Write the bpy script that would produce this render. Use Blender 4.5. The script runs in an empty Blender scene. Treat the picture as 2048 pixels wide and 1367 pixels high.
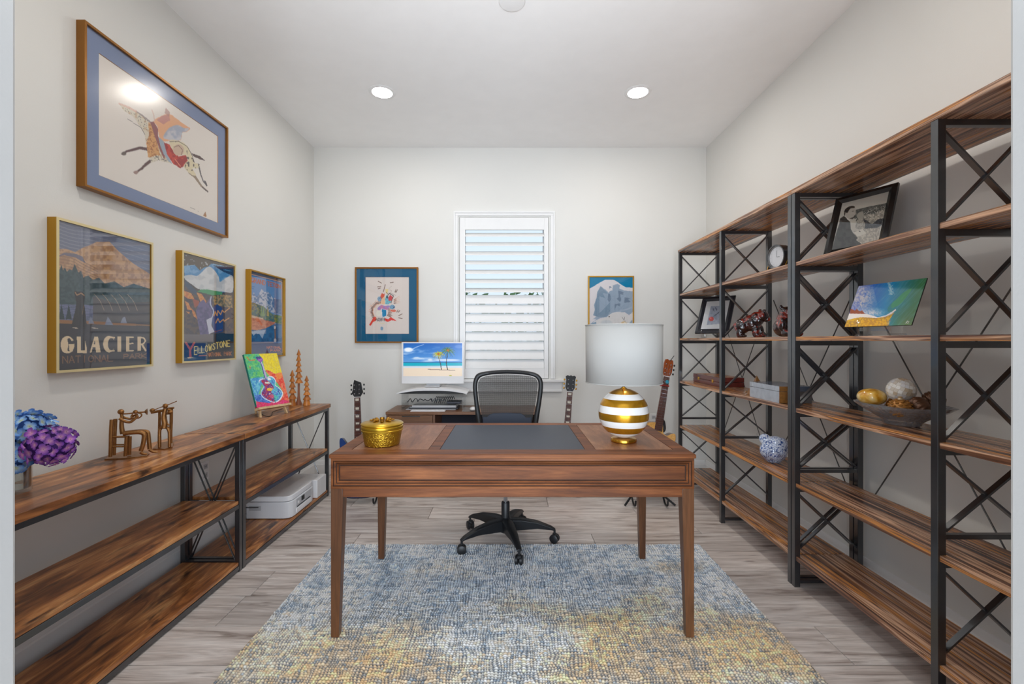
import bpy, math, random
import numpy as np
from mathutils import Vector, Matrix
random.seed(7)
SC = bpy.context.scene
COL = SC.collection
PI = math.pi
F = 910.2                      # focal length in pixels of the 2048 px wide frame
EYE = 1.256

# ---------------------------------------------------------------- camera, sky, exposure
cam_d = bpy.data.cameras.new('camera')
cam_d.sensor_width = 36.0
cam_d.lens = F * 36.0 / 2048.0
cam_d.shift_x = 4.0 / 2048.0
cam_d.shift_y = -3.5 / 2048.0
cam_d.clip_start = 0.05
cam = bpy.data.objects.new('camera', cam_d)
cam.location = (0, 0, EYE)
cam.rotation_euler = (PI / 2, 0, 0)
COL.objects.link(cam)
SC.camera = cam
SC.view_settings.view_transform = 'Standard'
SC.view_settings.look = 'None'
SC.view_settings.gamma = 1.0
SC.view_settings.use_curve_mapping = False
SC.view_settings.exposure = 0.18
SC.cycles.transparent_max_bounces = 32
SC.cycles.diffuse_bounces = 8
LAMP_POWER = 118.0             # radiance of the recessed lamps' lenses
LAMP_RGB = (1.0, 0.94, 0.86)
world = bpy.data.worlds.new('World'); SC.world = world
world.use_nodes = True
wn = world.node_tree.nodes; wn.clear()
wbg = wn.new('ShaderNodeBackground'); wout = wn.new('ShaderNodeOutputWorld')
wbg.inputs['Color'].default_value = (0.76, 0.87, 1.0, 1); wbg.inputs['Strength'].default_value = 1.05
world.node_tree.links.new(wbg.outputs[0], wout.inputs[0])
# broad fill light added behind the open doorway to lift the room
hl = bpy.data.lights.new('hall_fill', 'AREA'); hl.shape = 'RECTANGLE'; hl.size = 4.0; hl.size_y = 2.6
hl.energy = 260.0; hl.color = (0.80, 0.90, 1.0)
hlo = bpy.data.objects.new('hall_fill', hl); hlo.location = (0, -3.0, 1.2); hlo.rotation_euler = (PI / 2, 0, 0)
COL.objects.link(hlo)

# fill lights added behind the camera, tilted up to brighten the ceiling
for nm_, w_, sp_, loc_, tilt_ in (('ceiling_fill', 76.0, 105, (0, -.45, 1.1), 78), ('far_ceiling_fill', 6.0, 62, (0, -2.0, .9), 30)):
    fl_ = bpy.data.lights.new(nm_, 'AREA'); fl_.shape = 'DISK'; fl_.size = 0.5; fl_.spread = math.radians(sp_)
    fl_.energy = w_; fl_.color = (0.93, 0.96, 1.0)
    flo = bpy.data.objects.new(nm_, fl_); flo.location = loc_; flo.rotation_euler = (math.radians(90 + tilt_), 0, 0)
    COL.objects.link(flo)

# ---------------------------------------------------------------- helpers
def lin(c):
    c = [x / 255.0 for x in c[:3]]
    return tuple((x / 12.92 if x <= .04045 else ((x + .055) / 1.055) ** 2.4) for x in c)

def P(px, py, Y):
    return ((px - 1020) * Y / F, Y, EYE - (py - 680) * Y / F)

def vrot(axis_from, axis_to):
    return Vector(axis_from).rotation_difference(Vector(axis_to))

class MB:
    def __init__(s): s.v = []; s.f = []
    def add(s, vs, fs):
        n = len(s.v); s.v += [tuple(v) for v in vs]; s.f += [tuple(i + n for i in f) for f in fs]; return s
    def box(s, x0, y0, z0, x1, y1, z1):
        x0, x1 = sorted((x0, x1)); y0, y1 = sorted((y0, y1)); z0, z1 = sorted((z0, z1))
        return s.add([(x0,y0,z0),(x1,y0,z0),(x1,y1,z0),(x0,y1,z0),(x0,y0,z1),(x1,y0,z1),(x1,y1,z1),(x0,y1,z1)],
                     [(0,3,2,1),(4,5,6,7),(0,1,5,4),(1,2,6,5),(2,3,7,6),(3,0,4,7)])
    def taper(s, c0, w0, d0, c1, w1, d1):
        v = []
        for c, w, d in ((c0, w0, d0), (c1, w1, d1)):
            v += [(c[0]-w/2,c[1]-d/2,c[2]),(c[0]+w/2,c[1]-d/2,c[2]),(c[0]+w/2,c[1]+d/2,c[2]),(c[0]-w/2,c[1]+d/2,c[2])]
        return s.add(v, [(0,3,2,1),(4,5,6,7),(0,1,5,4),(1,2,6,5),(2,3,7,6),(3,0,4,7)])
    def bar(s, p, q, w, h, up=(0, 0, 1)):
        p = Vector(p); q = Vector(q); d = (q - p).normalized(); up = Vector(up)
        if abs(d.dot(up)) > .98: up = Vector((1, 0, 0))
        a = d.cross(up).normalized(); b = a.cross(d)
        v = []
        for c in (p, q):
            for sa, sb in ((-1,-1),(1,-1),(1,1),(-1,1)): v.append(c + a*(w/2*sa) + b*(h/2*sb))
        return s.add(v, [(0,3,2,1),(4,5,6,7),(0,1,5,4),(1,2,6,5),(2,3,7,6),(3,0,4,7)])
    def tube(s, pts, r, n=10, cap=True, flat=None):
        pts = [Vector(p) for p in pts]; m = len(pts)
        rs = r if isinstance(r, (list, tuple)) else [r] * m
        t = (pts[1] - pts[0]).normalized()
        a = t.cross(Vector((0, 0, 1)))
        if a.length < .05: a = t.cross(Vector((1, 0, 0)))
        a.normalize(); v = []
        for i in range(m):
            if i == 0: tn = pts[1] - pts[0]
            elif i == m - 1: tn = pts[-1] - pts[-2]
            else: tn = (pts[i+1] - pts[i]).normalized() + (pts[i] - pts[i-1]).normalized()
            tn.normalize(); q = t.rotation_difference(tn); a = q @ a; t = tn; b = t.cross(a)
            for k in range(n):
                an = 2 * PI * k / n; v.append(pts[i] + (a * math.cos(an) + b * math.sin(an)) * rs[i])
        f = [(i*n+k, i*n+(k+1)%n, (i+1)*n+(k+1)%n, (i+1)*n+k) for i in range(m-1) for k in range(n)]
        if cap: f += [tuple(range(n-1, -1, -1)), tuple((m-1)*n+k for k in range(n))]
        return s.add(v, f)
    def lathe(s, prof, c=(0, 0, 0), n=32, sx=1.0, sy=1.0, cap=True, wav=None):
        v = []; m = len(prof)
        for i, (r, z) in enumerate(prof):
            for k in range(n):
                a = 2 * PI * k / n; rr = r * (wav(a, i, r) if wav else 1)
                v.append((c[0] + rr * math.cos(a) * sx, c[1] + rr * math.sin(a) * sy, c[2] + z))
        f = [(i*n+k, i*n+(k+1)%n, (i+1)*n+(k+1)%n, (i+1)*n+k) for i in range(m-1) for k in range(n)]
        if cap: f += [tuple(range(n-1, -1, -1)), tuple((m-1)*n+k for k in range(n))]
        return s.add(v, f)
    def sphere(s, c, r, n=16, m=10, rot=None):
        if not isinstance(r, (list, tuple)): r = (r, r, r)
        v = []
        for i in range(m + 1):
            th = PI * (i / m) if 0 < i < m else (1e-3 if i == 0 else PI - 1e-3)
            for k in range(n):
                a = 2 * PI * k / n
                p = Vector((r[0]*math.sin(th)*math.cos(a), r[1]*math.sin(th)*math.sin(a), r[2]*math.cos(th)))
                if rot is not None: p = rot @ p
                v.append(p + Vector(c))
        f = [(i*n+k, (i+1)*n+k, (i+1)*n+(k+1)%n, i*n+(k+1)%n) for i in range(m) for k in range(n)]
        f += [tuple(range(n)), tuple(m*n+k for k in range(n-1, -1, -1))]
        return s.add(v, f)
    def prism(s, out, fn):
        """out: list of 2D points; fn(x, y, side) -> 3D point for side 0 / 1"""
        n = len(out)
        v = [fn(x, y, 0) for x, y in out] + [fn(x, y, 1) for x, y in out]
        return s.add(v, [tuple(range(n)), tuple(range(2*n-1, n-1, -1))] + [(i, n+i, n+(i+1)%n, (i+1)%n) for i in range(n)])
    def build(s, name, mat, parent=None, world=True, bev=0.0, smooth=35, sub=0):
        me = bpy.data.meshes.new(name)
        v = s.v
        if parent is not None and world:
            L = parent_world(parent); v = [(a - L[0], b - L[1], c - L[2]) for a, b, c in v]
        me.from_pydata(v, [], s.f); me.update()
        fix_normals(me)
        me.materials.append(mat)
        if smooth: me.shade_smooth() if hasattr(me, 'shade_smooth') else None; me.set_sharp_from_angle(angle=math.radians(smooth))
        o = bpy.data.objects.new(name, me); COL.objects.link(o)
        if parent is not None: o.parent = parent
        if bev:
            b = o.modifiers.new('bevel', 'BEVEL'); b.width = bev; b.segments = 2; b.limit_method = 'ANGLE'; b.angle_limit = math.radians(40)
        if sub:
            b = o.modifiers.new('subd', 'SUBSURF'); b.levels = sub; b.render_levels = sub
        return o

def fix_normals(me):
    import bmesh
    bm = bmesh.new(); bm.from_mesh(me); bmesh.ops.recalc_face_normals(bm, faces=bm.faces); bm.to_mesh(me); bm.free()

def parent_world(p):
    L = Vector((0, 0, 0))
    while p is not None: L = L + p.location; p = p.parent
    return L

def tag(o, label=None, cat=None, group=None, kind=None):
    if label: o['label'] = label
    if cat: o['category'] = cat
    if group: o['group'] = group
    if kind: o['kind'] = kind
    return o

def thing(name, label, cat, loc, rot=(0, 0, 0), group=None):
    o = bpy.data.objects.new(name, None); o.empty_display_size = .05; COL.objects.link(o)
    o.location = loc; o.rotation_euler = rot
    return tag(o, label, cat, group)

def children(o): return [c for c in bpy.data.objects if c.parent == o]

def copy_tree(o, loc, rot=None, label=None):
    kids = {}
    for c in list(bpy.data.objects):
        if c.parent is not None: kids.setdefault(c.parent.name, []).append(c)
    def rec(a, par):
        b = a.copy(); COL.objects.link(b)
        if par is not None: b.parent = par
        for k in kids.get(a.name, []): rec(k, b)
        return b
    r = rec(o, None); r.location = loc
    if rot is not None: r.rotation_euler = rot
    if label: r['label'] = label
    return r

def spline(pts, n=8, closed=True):
    out = []; m = len(pts)
    rng = range(m) if closed else range(m - 1)
    for i in rng:
        if closed: p0, p1, p2, p3 = pts[(i-1) % m], pts[i], pts[(i+1) % m], pts[(i+2) % m]
        else: p0, p1, p2, p3 = pts[max(i-1, 0)], pts[i], pts[i+1], pts[min(i+2, m-1)]
        for k in range(n):
            t = k / n
            out.append(tuple(.5 * (2*b + (c-a)*t + (2*a-5*b+4*c-d)*t*t + (3*b-a-3*c+d)*t**3) for a, b, c, d in zip(p0, p1, p2, p3)))
    if not closed: out.append(tuple(pts[-1]))
    return out

# ---------------------------------------------------------------- materials
def newmat(name):
    m = bpy.data.materials.new(name); m.use_nodes = True
    nt = m.node_tree; b = nt.nodes['Principled BSDF']; return m, nt, b

def mat(name, rgb, rough=.5, metal=0.0, spec=.5, coat=0.0, bump=0.0, bscale=60, var=0.0, vscale=8, trans=0, sheen=0):
    m, nt, b = newmat(name); c = lin(rgb)
    b.inputs['Base Color'].default_value = (*c, 1); b.inputs['Roughness'].default_value = rough
    b.inputs['Metallic'].default_value = metal; b.inputs['Specular IOR Level'].default_value = spec
    b.inputs['Coat Weight'].default_value = coat; b.inputs['Coat Roughness'].default_value = .08
    N = nt.nodes; L = nt.links
    if trans: b.inputs['Transmission Weight'].default_value = trans
    if sheen: b.inputs['Sheen Weight'].default_value = sheen
    tc = N.new('ShaderNodeTexCoord')
    nz = N.new('ShaderNodeTexNoise'); nz.inputs['Scale'].default_value = vscale; nz.inputs['Detail'].default_value = 4
    L.new(tc.outputs['Object'], nz.inputs['Vector'])
    mx = N.new('ShaderNodeMix'); mx.data_type = 'RGBA'; mx.blend_type = 'MIX'
    lo = tuple(x * (1 - max(var, .03)) for x in c); hi = tuple(min(1, x * (1 + max(var, .03))) for x in c)
    mx.inputs[6].default_value = (*lo, 1); mx.inputs[7].default_value = (*hi, 1)
    L.new(nz.outputs['Fac'], mx.inputs[0]); L.new(mx.outputs[2], b.inputs['Base Color'])
    if bump:
        n2 = N.new('ShaderNodeTexNoise'); n2.inputs['Scale'].default_value = bscale; n2.inputs['Detail'].default_value = 3
        L.new(tc.outputs['Object'], n2.inputs['Vector'])
        bp = N.new('ShaderNodeBump'); bp.inputs['Strength'].default_value = bump; bp.inputs['Distance'].default_value = .002
        L.new(n2.outputs['Fac'], bp.inputs['Height']); L.new(bp.outputs[0], b.inputs['Normal'])
    return m

def wood(name, stops, scale, blot=None, rough=.35, coat=.0, fine=(120, 4, 120), bump=.15, spec=.5, dist=1.0, rnd=True, det=6):
    """stops: [(pos, rgb)...]; scale: mapping scale, low along the grain"""
    m, nt, b = newmat(name); N = nt.nodes; L = nt.links
    tc = N.new('ShaderNodeTexCoord'); oi = N.new('ShaderNodeObjectInfo')
    add = N.new('ShaderNodeVectorMath'); add.operation = 'ADD'
    mul = N.new('ShaderNodeVectorMath'); mul.operation = 'SCALE'; mul.inputs[0].default_value = (7.3, 11.7, 5.1)
    L.new(oi.outputs['Random'], mul.inputs['Scale'])
    L.new(tc.outputs['Object'], add.inputs[0]); L.new(mul.outputs[0], add.inputs[1])
    mp = N.new('ShaderNodeMapping'); mp.inputs['Scale'].default_value = scale
    L.new(add.outputs[0], mp.inputs['Vector'])
    nz = N.new('ShaderNodeTexNoise'); nz.inputs['Scale'].default_value = 1.0; nz.inputs['Detail'].default_value = det
    nz.inputs['Roughness'].default_value = .6; nz.inputs['Distortion'].default_value = dist
    L.new(mp.outputs[0], nz.inputs['Vector'])
    rp = N.new('ShaderNodeValToRGB'); e = rp.color_ramp.elements
    while len(e) < len(stops): e.new(.5)
    for i, (p, c) in enumerate(stops): e[i].position = p; e[i].color = (*lin(c), 1)
    L.new(nz.outputs['Fac'], rp.inputs[0])
    mf = N.new('ShaderNodeMapping'); mf.inputs['Scale'].default_value = fine; L.new(add.outputs[0], mf.inputs['Vector'])
    nf = N.new('ShaderNodeTexNoise'); nf.inputs['Scale'].default_value = 1.0; nf.inputs['Detail'].default_value = 3
    L.new(mf.outputs[0], nf.inputs['Vector'])
    fr = N.new('ShaderNodeMapRange'); fr.inputs[1].default_value = .3; fr.inputs[2].default_value = .7
    fr.inputs[3].default_value = .80; fr.inputs[4].default_value = 1.12; L.new(nf.outputs['Fac'], fr.inputs[0])
    mm = N.new('ShaderNodeVectorMath'); mm.operation = 'SCALE'
    L.new(rp.outputs[0], mm.inputs[0]); L.new(fr.outputs[0], mm.inputs['Scale'])
    last = mm.outputs[0]
    if blot:
        bs, bc, lo, hi = blot
        mb_ = N.new('ShaderNodeMapping'); mb_.inputs['Scale'].default_value = bs; L.new(add.outputs[0], mb_.inputs['Vector'])
        nb = N.new('ShaderNodeTexNoise'); nb.inputs['Scale'].default_value = 1; nb.inputs['Detail'].default_value = 5; nb.inputs['Distortion'].default_value = .6
        L.new(mb_.outputs[0], nb.inputs['Vector'])
        br = N.new('ShaderNodeMapRange'); br.inputs[1].default_value = lo; br.inputs[2].default_value = hi; L.new(nb.outputs['Fac'], br.inputs[0])
        mx = N.new('ShaderNodeMix'); mx.data_type = 'RGBA'
        L.new(br.outputs[0], mx.inputs[0]); L.new(last, mx.inputs[6]); mx.inputs[7].default_value = (*lin(bc), 1)
        last = mx.outputs[2]
    if rnd:
        rr = N.new('ShaderNodeMapRange'); rr.inputs[3].default_value = .88; rr.inputs[4].default_value = 1.12; L.new(oi.outputs['Random'], rr.inputs[0])
        m3 = N.new('ShaderNodeVectorMath'); m3.operation = 'SCALE'; L.new(last, m3.inputs[0]); L.new(rr.outputs[0], m3.inputs['Scale']); last = m3.outputs[0]
    L.new(last, b.inputs['Base Color'])
    b.inputs['Roughness'].default_value = rough; b.inputs['Coat Weight'].default_value = coat; b.inputs['Coat Roughness'].default_value = .12
    b.inputs['Specular IOR Level'].default_value = spec
    bp = N.new('ShaderNodeBump'); bp.inputs['Strength'].default_value = bump; bp.inputs['Distance'].default_value = .001
    L.new(nf.outputs['Fac'], bp.inputs['Height']); L.new(bp.outputs[0], b.inputs['Normal'])
    return m

def paint_mat(name, rough=.6, spec=.3, coat=0, bump=0, bscale=200, emit=0.0):
    m, nt, b = newmat(name); at = nt.nodes.new('ShaderNodeAttribute'); at.attribute_name = 'paint'
    nt.links.new(at.outputs['Color'], b.inputs['Base Color'])
    b.inputs['Roughness'].default_value = rough; b.inputs['Specular IOR Level'].default_value = spec; b.inputs['Coat Weight'].default_value = coat
    if emit:
        nt.links.new(at.outputs['Color'], b.inputs['Emission Color']); b.inputs['Emission Strength'].default_value = emit
    if bump:
        nz = nt.nodes.new('ShaderNodeTexNoise'); nz.inputs['Scale'].default_value = bscale
        tc = nt.nodes.new('ShaderNodeTexCoord'); nt.links.new(tc.outputs['Object'], nz.inputs['Vector'])
        bp = nt.nodes.new('ShaderNodeBump'); bp.inputs['Strength'].default_value = bump; bp.inputs['Distance'].default_value = .002
        nt.links.new(nz.outputs['Fac'], bp.inputs['Height']); nt.links.new(bp.outputs[0], b.inputs['Normal'])
    return m

def pane_mat(name, rough=.02, gain=1.8, tint=(1, 1, 1), cap=1.0):
    """thin picture glass: clear with a Fresnel reflection from both faces"""
    m = bpy.data.materials.new(name); m.use_nodes = True; nt = m.node_tree; N = nt.nodes; N.clear(); L = nt.links
    o = N.new('ShaderNodeOutputMaterial'); t = N.new('ShaderNodeBsdfTransparent'); t.inputs[0].default_value = (*tint, 1)
    g = N.new('ShaderNodeBsdfGlossy'); g.inputs['Roughness'].default_value = rough
    fr = N.new('ShaderNodeFresnel'); fr.inputs['IOR'].default_value = 1.5
    ml = N.new('ShaderNodeMath'); ml.operation = 'MULTIPLY'; ml.inputs[1].default_value = gain; ml.use_clamp = True
    mx = N.new('ShaderNodeMixShader')
    mn = N.new('ShaderNodeMath'); mn.operation = 'MINIMUM'; mn.inputs[1].default_value = cap
    L.new(fr.outputs[0], ml.inputs[0]); L.new(ml.outputs[0], mn.inputs[0]); L.new(mn.outputs[0], mx.inputs[0]); L.new(t.outputs[0], mx.inputs[1]); L.new(g.outputs[0], mx.inputs[2])
    L.new(mx.outputs[0], o.inputs[0]); return m

def emit_mat(name, rgb, s):
    m = bpy.data.materials.new(name); m.use_nodes = True; nt = m.node_tree; N = nt.nodes; N.clear()
    o = N.new('ShaderNodeOutputMaterial'); e = N.new('ShaderNodeEmission'); e.inputs[0].default_value = (*rgb, 1); e.inputs[1].default_value = s
    nt.links.new(e.outputs[0], o.inputs[0]); return m

M = {}
M['wall'] = mat('wall_paint', (226, 225, 221), rough=.6, spec=.3, bump=.12, bscale=180, var=.01, vscale=1.5)
M['ceil'] = mat('ceiling_paint', (246, 246, 246), rough=.8, spec=.2, bump=.1, bscale=150, var=.01)
M['trim'] = mat('white_trim_paint', (236, 236, 236), rough=.35, spec=.5, var=.01)
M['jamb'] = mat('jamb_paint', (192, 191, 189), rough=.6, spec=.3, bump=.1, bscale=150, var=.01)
M['plank'] = wood('floor_plank', [(.30, (150, 136, 129)), (.42, (196, 184, 177)), (.54, (216, 206, 200)), (.70, (236, 229, 224))],
                  (1.5, 16, 16), blot=((3.2, 22, 8), (132, 118, 110), .60, .75), rough=.42, fine=(8, 260, 40), bump=.25, dist=1.6)
M['subfloor'] = mat('subfloor', (90, 80, 72), rough=.9)
M['rustic'] = wood('rustic_board', [(.30, (92, 54, 30)), (.42, (138, 84, 46)), (.53, (176, 114, 64)), (.66, (220, 162, 104))],
                   (16, 2.2, 16), blot=((20, 5, 20), (70, 42, 26), .55, .68), rough=.33, coat=.08, fine=(140, 8, 140), bump=.15, dist=1.2)
M['tiger'] = wood('striped_board', [(.33, (66, 44, 36)), (.41, (128, 86, 62)), (.455, (222, 148, 74)), (.49, (100, 66, 50)), (.54, (222, 176, 142)), (.585, (136, 92, 68)), (.66, (66, 46, 40))],
                  (24, .55, 24), rough=.26, coat=.15, fine=(160, 5, 160), bump=.1, dist=.5, det=4, rnd=False)
M['desk'] = wood('desk_wood', [(.32, (84, 46, 24)), (.5, (116, 66, 34)), (.7, (150, 92, 52))], (1.6, 16, 16), rough=.48, coat=.0, spec=.3, fine=(10, 160, 160), bump=.1, rnd=False)
M['desk_v'] = wood('desk_leg_wood', [(.32, (74, 44, 26)), (.5, (96, 60, 36)), (.7, (120, 78, 48))], (16, 16, 1.6), rough=.35, coat=.1, fine=(160, 160, 10), bump=.1, rnd=False)
M['desk_in'] = wood('desk_inlay', [(.3, (118, 76, 48)), (.5, (148, 98, 64)), (.7, (172, 122, 84))], (18, 3, 18), rough=.4, fine=(260, 30, 160), bump=.2, rnd=False)
M['groove'] = mat('dark_groove', (58, 34, 22), rough=.7)
M['leather'] = mat('desk_leather', (50, 55, 67), rough=.45, bump=.25, bscale=500, var=.05, vscale=10)
M['black'] = mat('black_metal', (30, 33, 38), rough=.30, spec=1.0, coat=.6, bump=.05, bscale=500)
M['blackp'] = mat('black_plastic', (24, 25, 28), rough=.45, spec=.5, bump=.1, bscale=600)
M['chrome'] = mat('chrome', (200, 200, 205), rough=.15, metal=1)
M['gold'] = mat('gold_metal', (214, 160, 58), rough=.22, metal=1, var=.04)
M['goldp'] = mat('gold_stripe', (208, 152, 40), rough=.25, metal=.75, var=.03)
M['goldframe'] = mat('gold_frame', (186, 138, 40), rough=.35, metal=.55, var=.04)
M['bronzeframe'] = mat('bronze_frame', (150, 100, 42), rough=.35, metal=.6, var=.06)
M['goldside'] = mat('champagne_frame_face', (226, 208, 158), rough=.4, metal=.4)
M['bronze'] = mat('bronze', (150, 104, 58), rough=.35, metal=.75, bump=.6, bscale=160, var=.35, vscale=40)
M['white'] = mat('white_plastic', (236, 236, 238), rough=.3)
M['ceramic'] = mat('white_glaze', (240, 238, 236), rough=.12, coat=.5)
M['greyp'] = mat('grey_plastic', (188, 190, 194), rough=.4)
M['shade'] = mat('lamp_shade_linen', (204, 204, 202), rough=.9, spec=.1, bump=.2, bscale=700)
M['glasspane'] = pane_mat('picture_glass', .015, 2.3, cap=.4)
M['glassrough'] = pane_mat('picture_acrylic', .20, 1.1, cap=.3)
M['clear'] = pane_mat('clear_acrylic', .03, 1.2, (.97, .98, .985), .30)
M['winglass'] = pane_mat('window_glass', .0, 1.2, (.96, .98, 1))
# ---------------------------------------------------------------- the room
RX, BY, CH, FY = 1.84, 4.27, 3.06, 0.75      # half width, back wall, ceiling height, front wall (inner face)
YL, YN = 3.31, 1.49                         # the two rows of recessed lamps
def struct(name, mb, m, **k):
    o = mb.build(name, m, None, **k); return tag(o, kind='structure')

fl = struct('floor', MB().box(-RX-.15, -4.2, -.04, RX+.15, BY+.15, -.012), M['subfloor'], smooth=0)
# planks run across the room; 1.5 m long, each a piece
rows = {0: 1.335, 1: .2, 2: -1.278, 3: .75, 4: .527, 5: -.25, 6: -.578, 7: .29, 8: -.9, 9: .6, 10: -.1, -1: -.6, -2: .5, -3: -.2, -4: .9, -5: 0, -6: .6}
PLW = .2395
plank_n = 0
for k, jx in sorted(rows.items()):
    y0 = 1.761 + PLW * k; y1 = min(y0 + PLW, BY)
    x = jx
    while x > -RX: x -= 1.497
    while x < RX:
        xa, xb = max(x, -RX), min(x + 1.497, RX)
        if xb - xa > .02:
            g = .0014
            mb = MB().box(xa + g, y0 + g, -.0119, xb - g, y1 - g, 0.0)
            o = mb.build('plank', M['plank'], fl, world=False, bev=.0012, smooth=0); plank_n += 1
        x += 1.497
hall = MB().box(-RX, -4.2, -.0119, RX, 1.761 - 6*PLW - .001, 0)
o = hall.build('hall_boards', M['plank'], fl, world=False, smooth=0)

T = .15
struct('wall_left', MB().box(-RX-T, FY-.05, -.04, -RX, BY+T, CH+.02), M['wall'], smooth=0)
struct('wall_right', MB().box(RX, FY-.05, -.04, RX+T, BY+T, CH+.02), M['wall'], smooth=0)
# window opening in the back wall
WX0, WX1 = (918-1020)*4.25/F, (1098-1020)*4.25/F
WZ0, WZ1 = EYE-(757-680)*4.25/F, EYE+(680-433)*4.25/F
mb = MB()
mb.box(-RX, BY, -.04, WX0, BY+T, CH+.02); mb.box(WX1, BY, -.04, RX, BY+T, CH+.02)
mb.box(WX0, BY, -.04, WX1, BY+T, WZ0); mb.box(WX0, BY, WZ1, WX1, BY+T, CH+.02)
struct('wall_back', mb, M['wall'], smooth=0)
# front wall with the doorway the photograph is taken from
DX0, DX1, DZ = -.8125, .822, 2.46
mb = MB()
mb.box(-RX-T, FY-.16, -.04, DX0, FY, CH+.02); mb.box(DX1, FY-.16, -.04, RX+T, FY, CH+.02); mb.box(DX0, FY-.16, DZ, DX1, FY, CH+.02)
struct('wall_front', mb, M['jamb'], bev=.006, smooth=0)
struct('ceiling', MB().box(-RX-T, FY-.16, CH, RX+T, BY+T, CH+.1), M['ceil'], smooth=0)

def baseprof(mb, p0, p1, nrm):
    """baseboard from p0 to p1 (2D), nrm = direction into the room"""
    prof = [(0, 0), (.015, 0), (.015, .095), (.011, .101), (.011, .108), (.006, .121), (.004, .132), (0, .135)]
    a = [(p0[0]+nrm[0]*d, p0[1]+nrm[1]*d, z) for d, z in prof]; b = [(p1[0]+nrm[0]*d, p1[1]+nrm[1]*d, z) for d, z in prof]
    n = len(prof); mb.add(a + b, [(i, i+1, n+i+1, n+i) for i in range(n-1)] + [tuple(range(n)), tuple(range(2*n-1, n-1, -1))]); return mb
struct('baseboard_left', baseprof(MB(), (-RX, FY), (-RX, BY), (1, 0)), M['trim'], smooth=30)
struct('baseboard_right', baseprof(MB(), (RX, FY), (RX, BY), (-1, 0)), M['trim'], smooth=30)
struct('baseboard_back', baseprof(MB(), (-RX+.016, BY), (RX-.016, BY), (0, -1)), M['trim'], smooth=30)

# window: casing, sill, apron, plantation shutter with separate louvres, sash and glass
win = tag(bpy.data.objects.new('window_1', None), 'white window with plantation shutters', kind='structure'); COL.objects.link(win)
WC = ((WX0+WX1)/2, BY, WZ0); win.location = WC
def X(px, Y=4.25): return (px-1020)*Y/F
def Z(py, Y=4.25): return EYE-(py-680)*Y/F
cw0, cw1, ct = X(907), X(1110), Z(422)
mb = MB()
for (a, b, d) in ((0, .016, .022), (.016, .040, .016)):      # stepped casing
    xa, xb = cw0 + a, cw0 + b + .006
    mb.box(cw0+a, BY-d, WZ0, cw0+b, BY, ct-b); mb.box(cw1-b, BY-d, WZ0, cw1-a, BY, ct-b); mb.box(cw0+a, BY-d, ct-b, cw1-a, BY, ct-a)
mb.build('casing', M['trim'], win, bev=.002)
MB().box(cw0-.085, BY-.052, WZ0-.03, cw1+.085, BY+.02, WZ0-.004).build('sill', M['trim'], win, bev=.005)
mb = MB(); mb.box(cw0-.065, BY-.018, Z(783), cw1+.065, BY, WZ0-.03); mb.box(cw0-.065, BY-.025, Z(783), cw1+.065, BY, Z(779))
mb.build('apron', M['trim'], win, bev=.002)
# shutter panel
px0, px1 = X(918.5), X(1097.5); lx0, lx1 = X(930), X(1088.5); lt, lb = Z(458.5), Z(737)
pt, pb = Z(433.5), WZ0
sy0, sy1 = BY-.012, BY+.018
mb = MB(); g = .003
mb.box(px0+g, sy0, pb+g, lx0, sy1, pt-g); mb.box(lx1, sy0, pb+g, px1-g, sy1, pt-g)
mb.build('shutter_stile', M['trim'], win, bev=.0015)
MB().box(lx0, sy0+.002, lt, lx1, sy1-.002, pt-g).build('shutter_rail', M['trim'], win, bev=.0015)
MB().box(lx0, sy0+.002, pb+g, lx1, sy1-.002, lb).build('shutter_rail', M['trim'], win, bev=.0015)
NL = 15; pitch = (lt-lb)/NL
lm = None
M['louvre'] = mat('white_louvre', (240, 240, 240), rough=.4, var=.01)
M['louvre'].node_tree.nodes['Principled BSDF'].inputs['Subsurface Weight'].default_value = .0
for i in range(NL):
    zc = lt - pitch*(i+.5); w, t = .089, .0062
    if lm is None:
        mbl = MB(); out = [(w/2*math.cos(a), t*math.sin(a)) for a in [2*PI*k/20 for k in range(20)]]
        hw = (lx1-lx0)/2-.002
        mbl.prism(out, lambda x, y, s: ((-hw if s == 0 else hw), x, y))
        o = mbl.build('louvre', M['louvre'], win, world=False, smooth=40); lm = o.data
    else:
        o = bpy.data.objects.new('louvre', lm); COL.objects.link(o); o.parent = win
    o.location = (0 + (lx0+lx1)/2-WC[0], .004+.006, zc-WC[2])
    o.rotation_euler = (math.radians(33 if i < 7 else 72), 0, 0)
# sash behind the shutter
yb = BY+.09
mb = MB()
for a in ((WX0, WX0+.05), (WX1-.05, WX1)): mb.box(a[0], yb, WZ0, a[1], yb+.04, WZ1)
mb.box(WX0, yb, WZ0, WX1, yb+.04, WZ0+.05); mb.box(WX0, yb, WZ1-.05, WX1, yb+.04, WZ1)
zm = (WZ0+WZ1)/2-.02; mb.box(WX0, yb-.01, zm-.02, WX1, yb+.03, zm+.02)
mb.build('sash', M['trim'], win, bev=.002)
MB().box(WX0+.05, yb+.018, WZ0+.05, WX1-.05, yb+.022, WZ1-.05).build('pane', M['winglass'], win, smooth=0)

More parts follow.
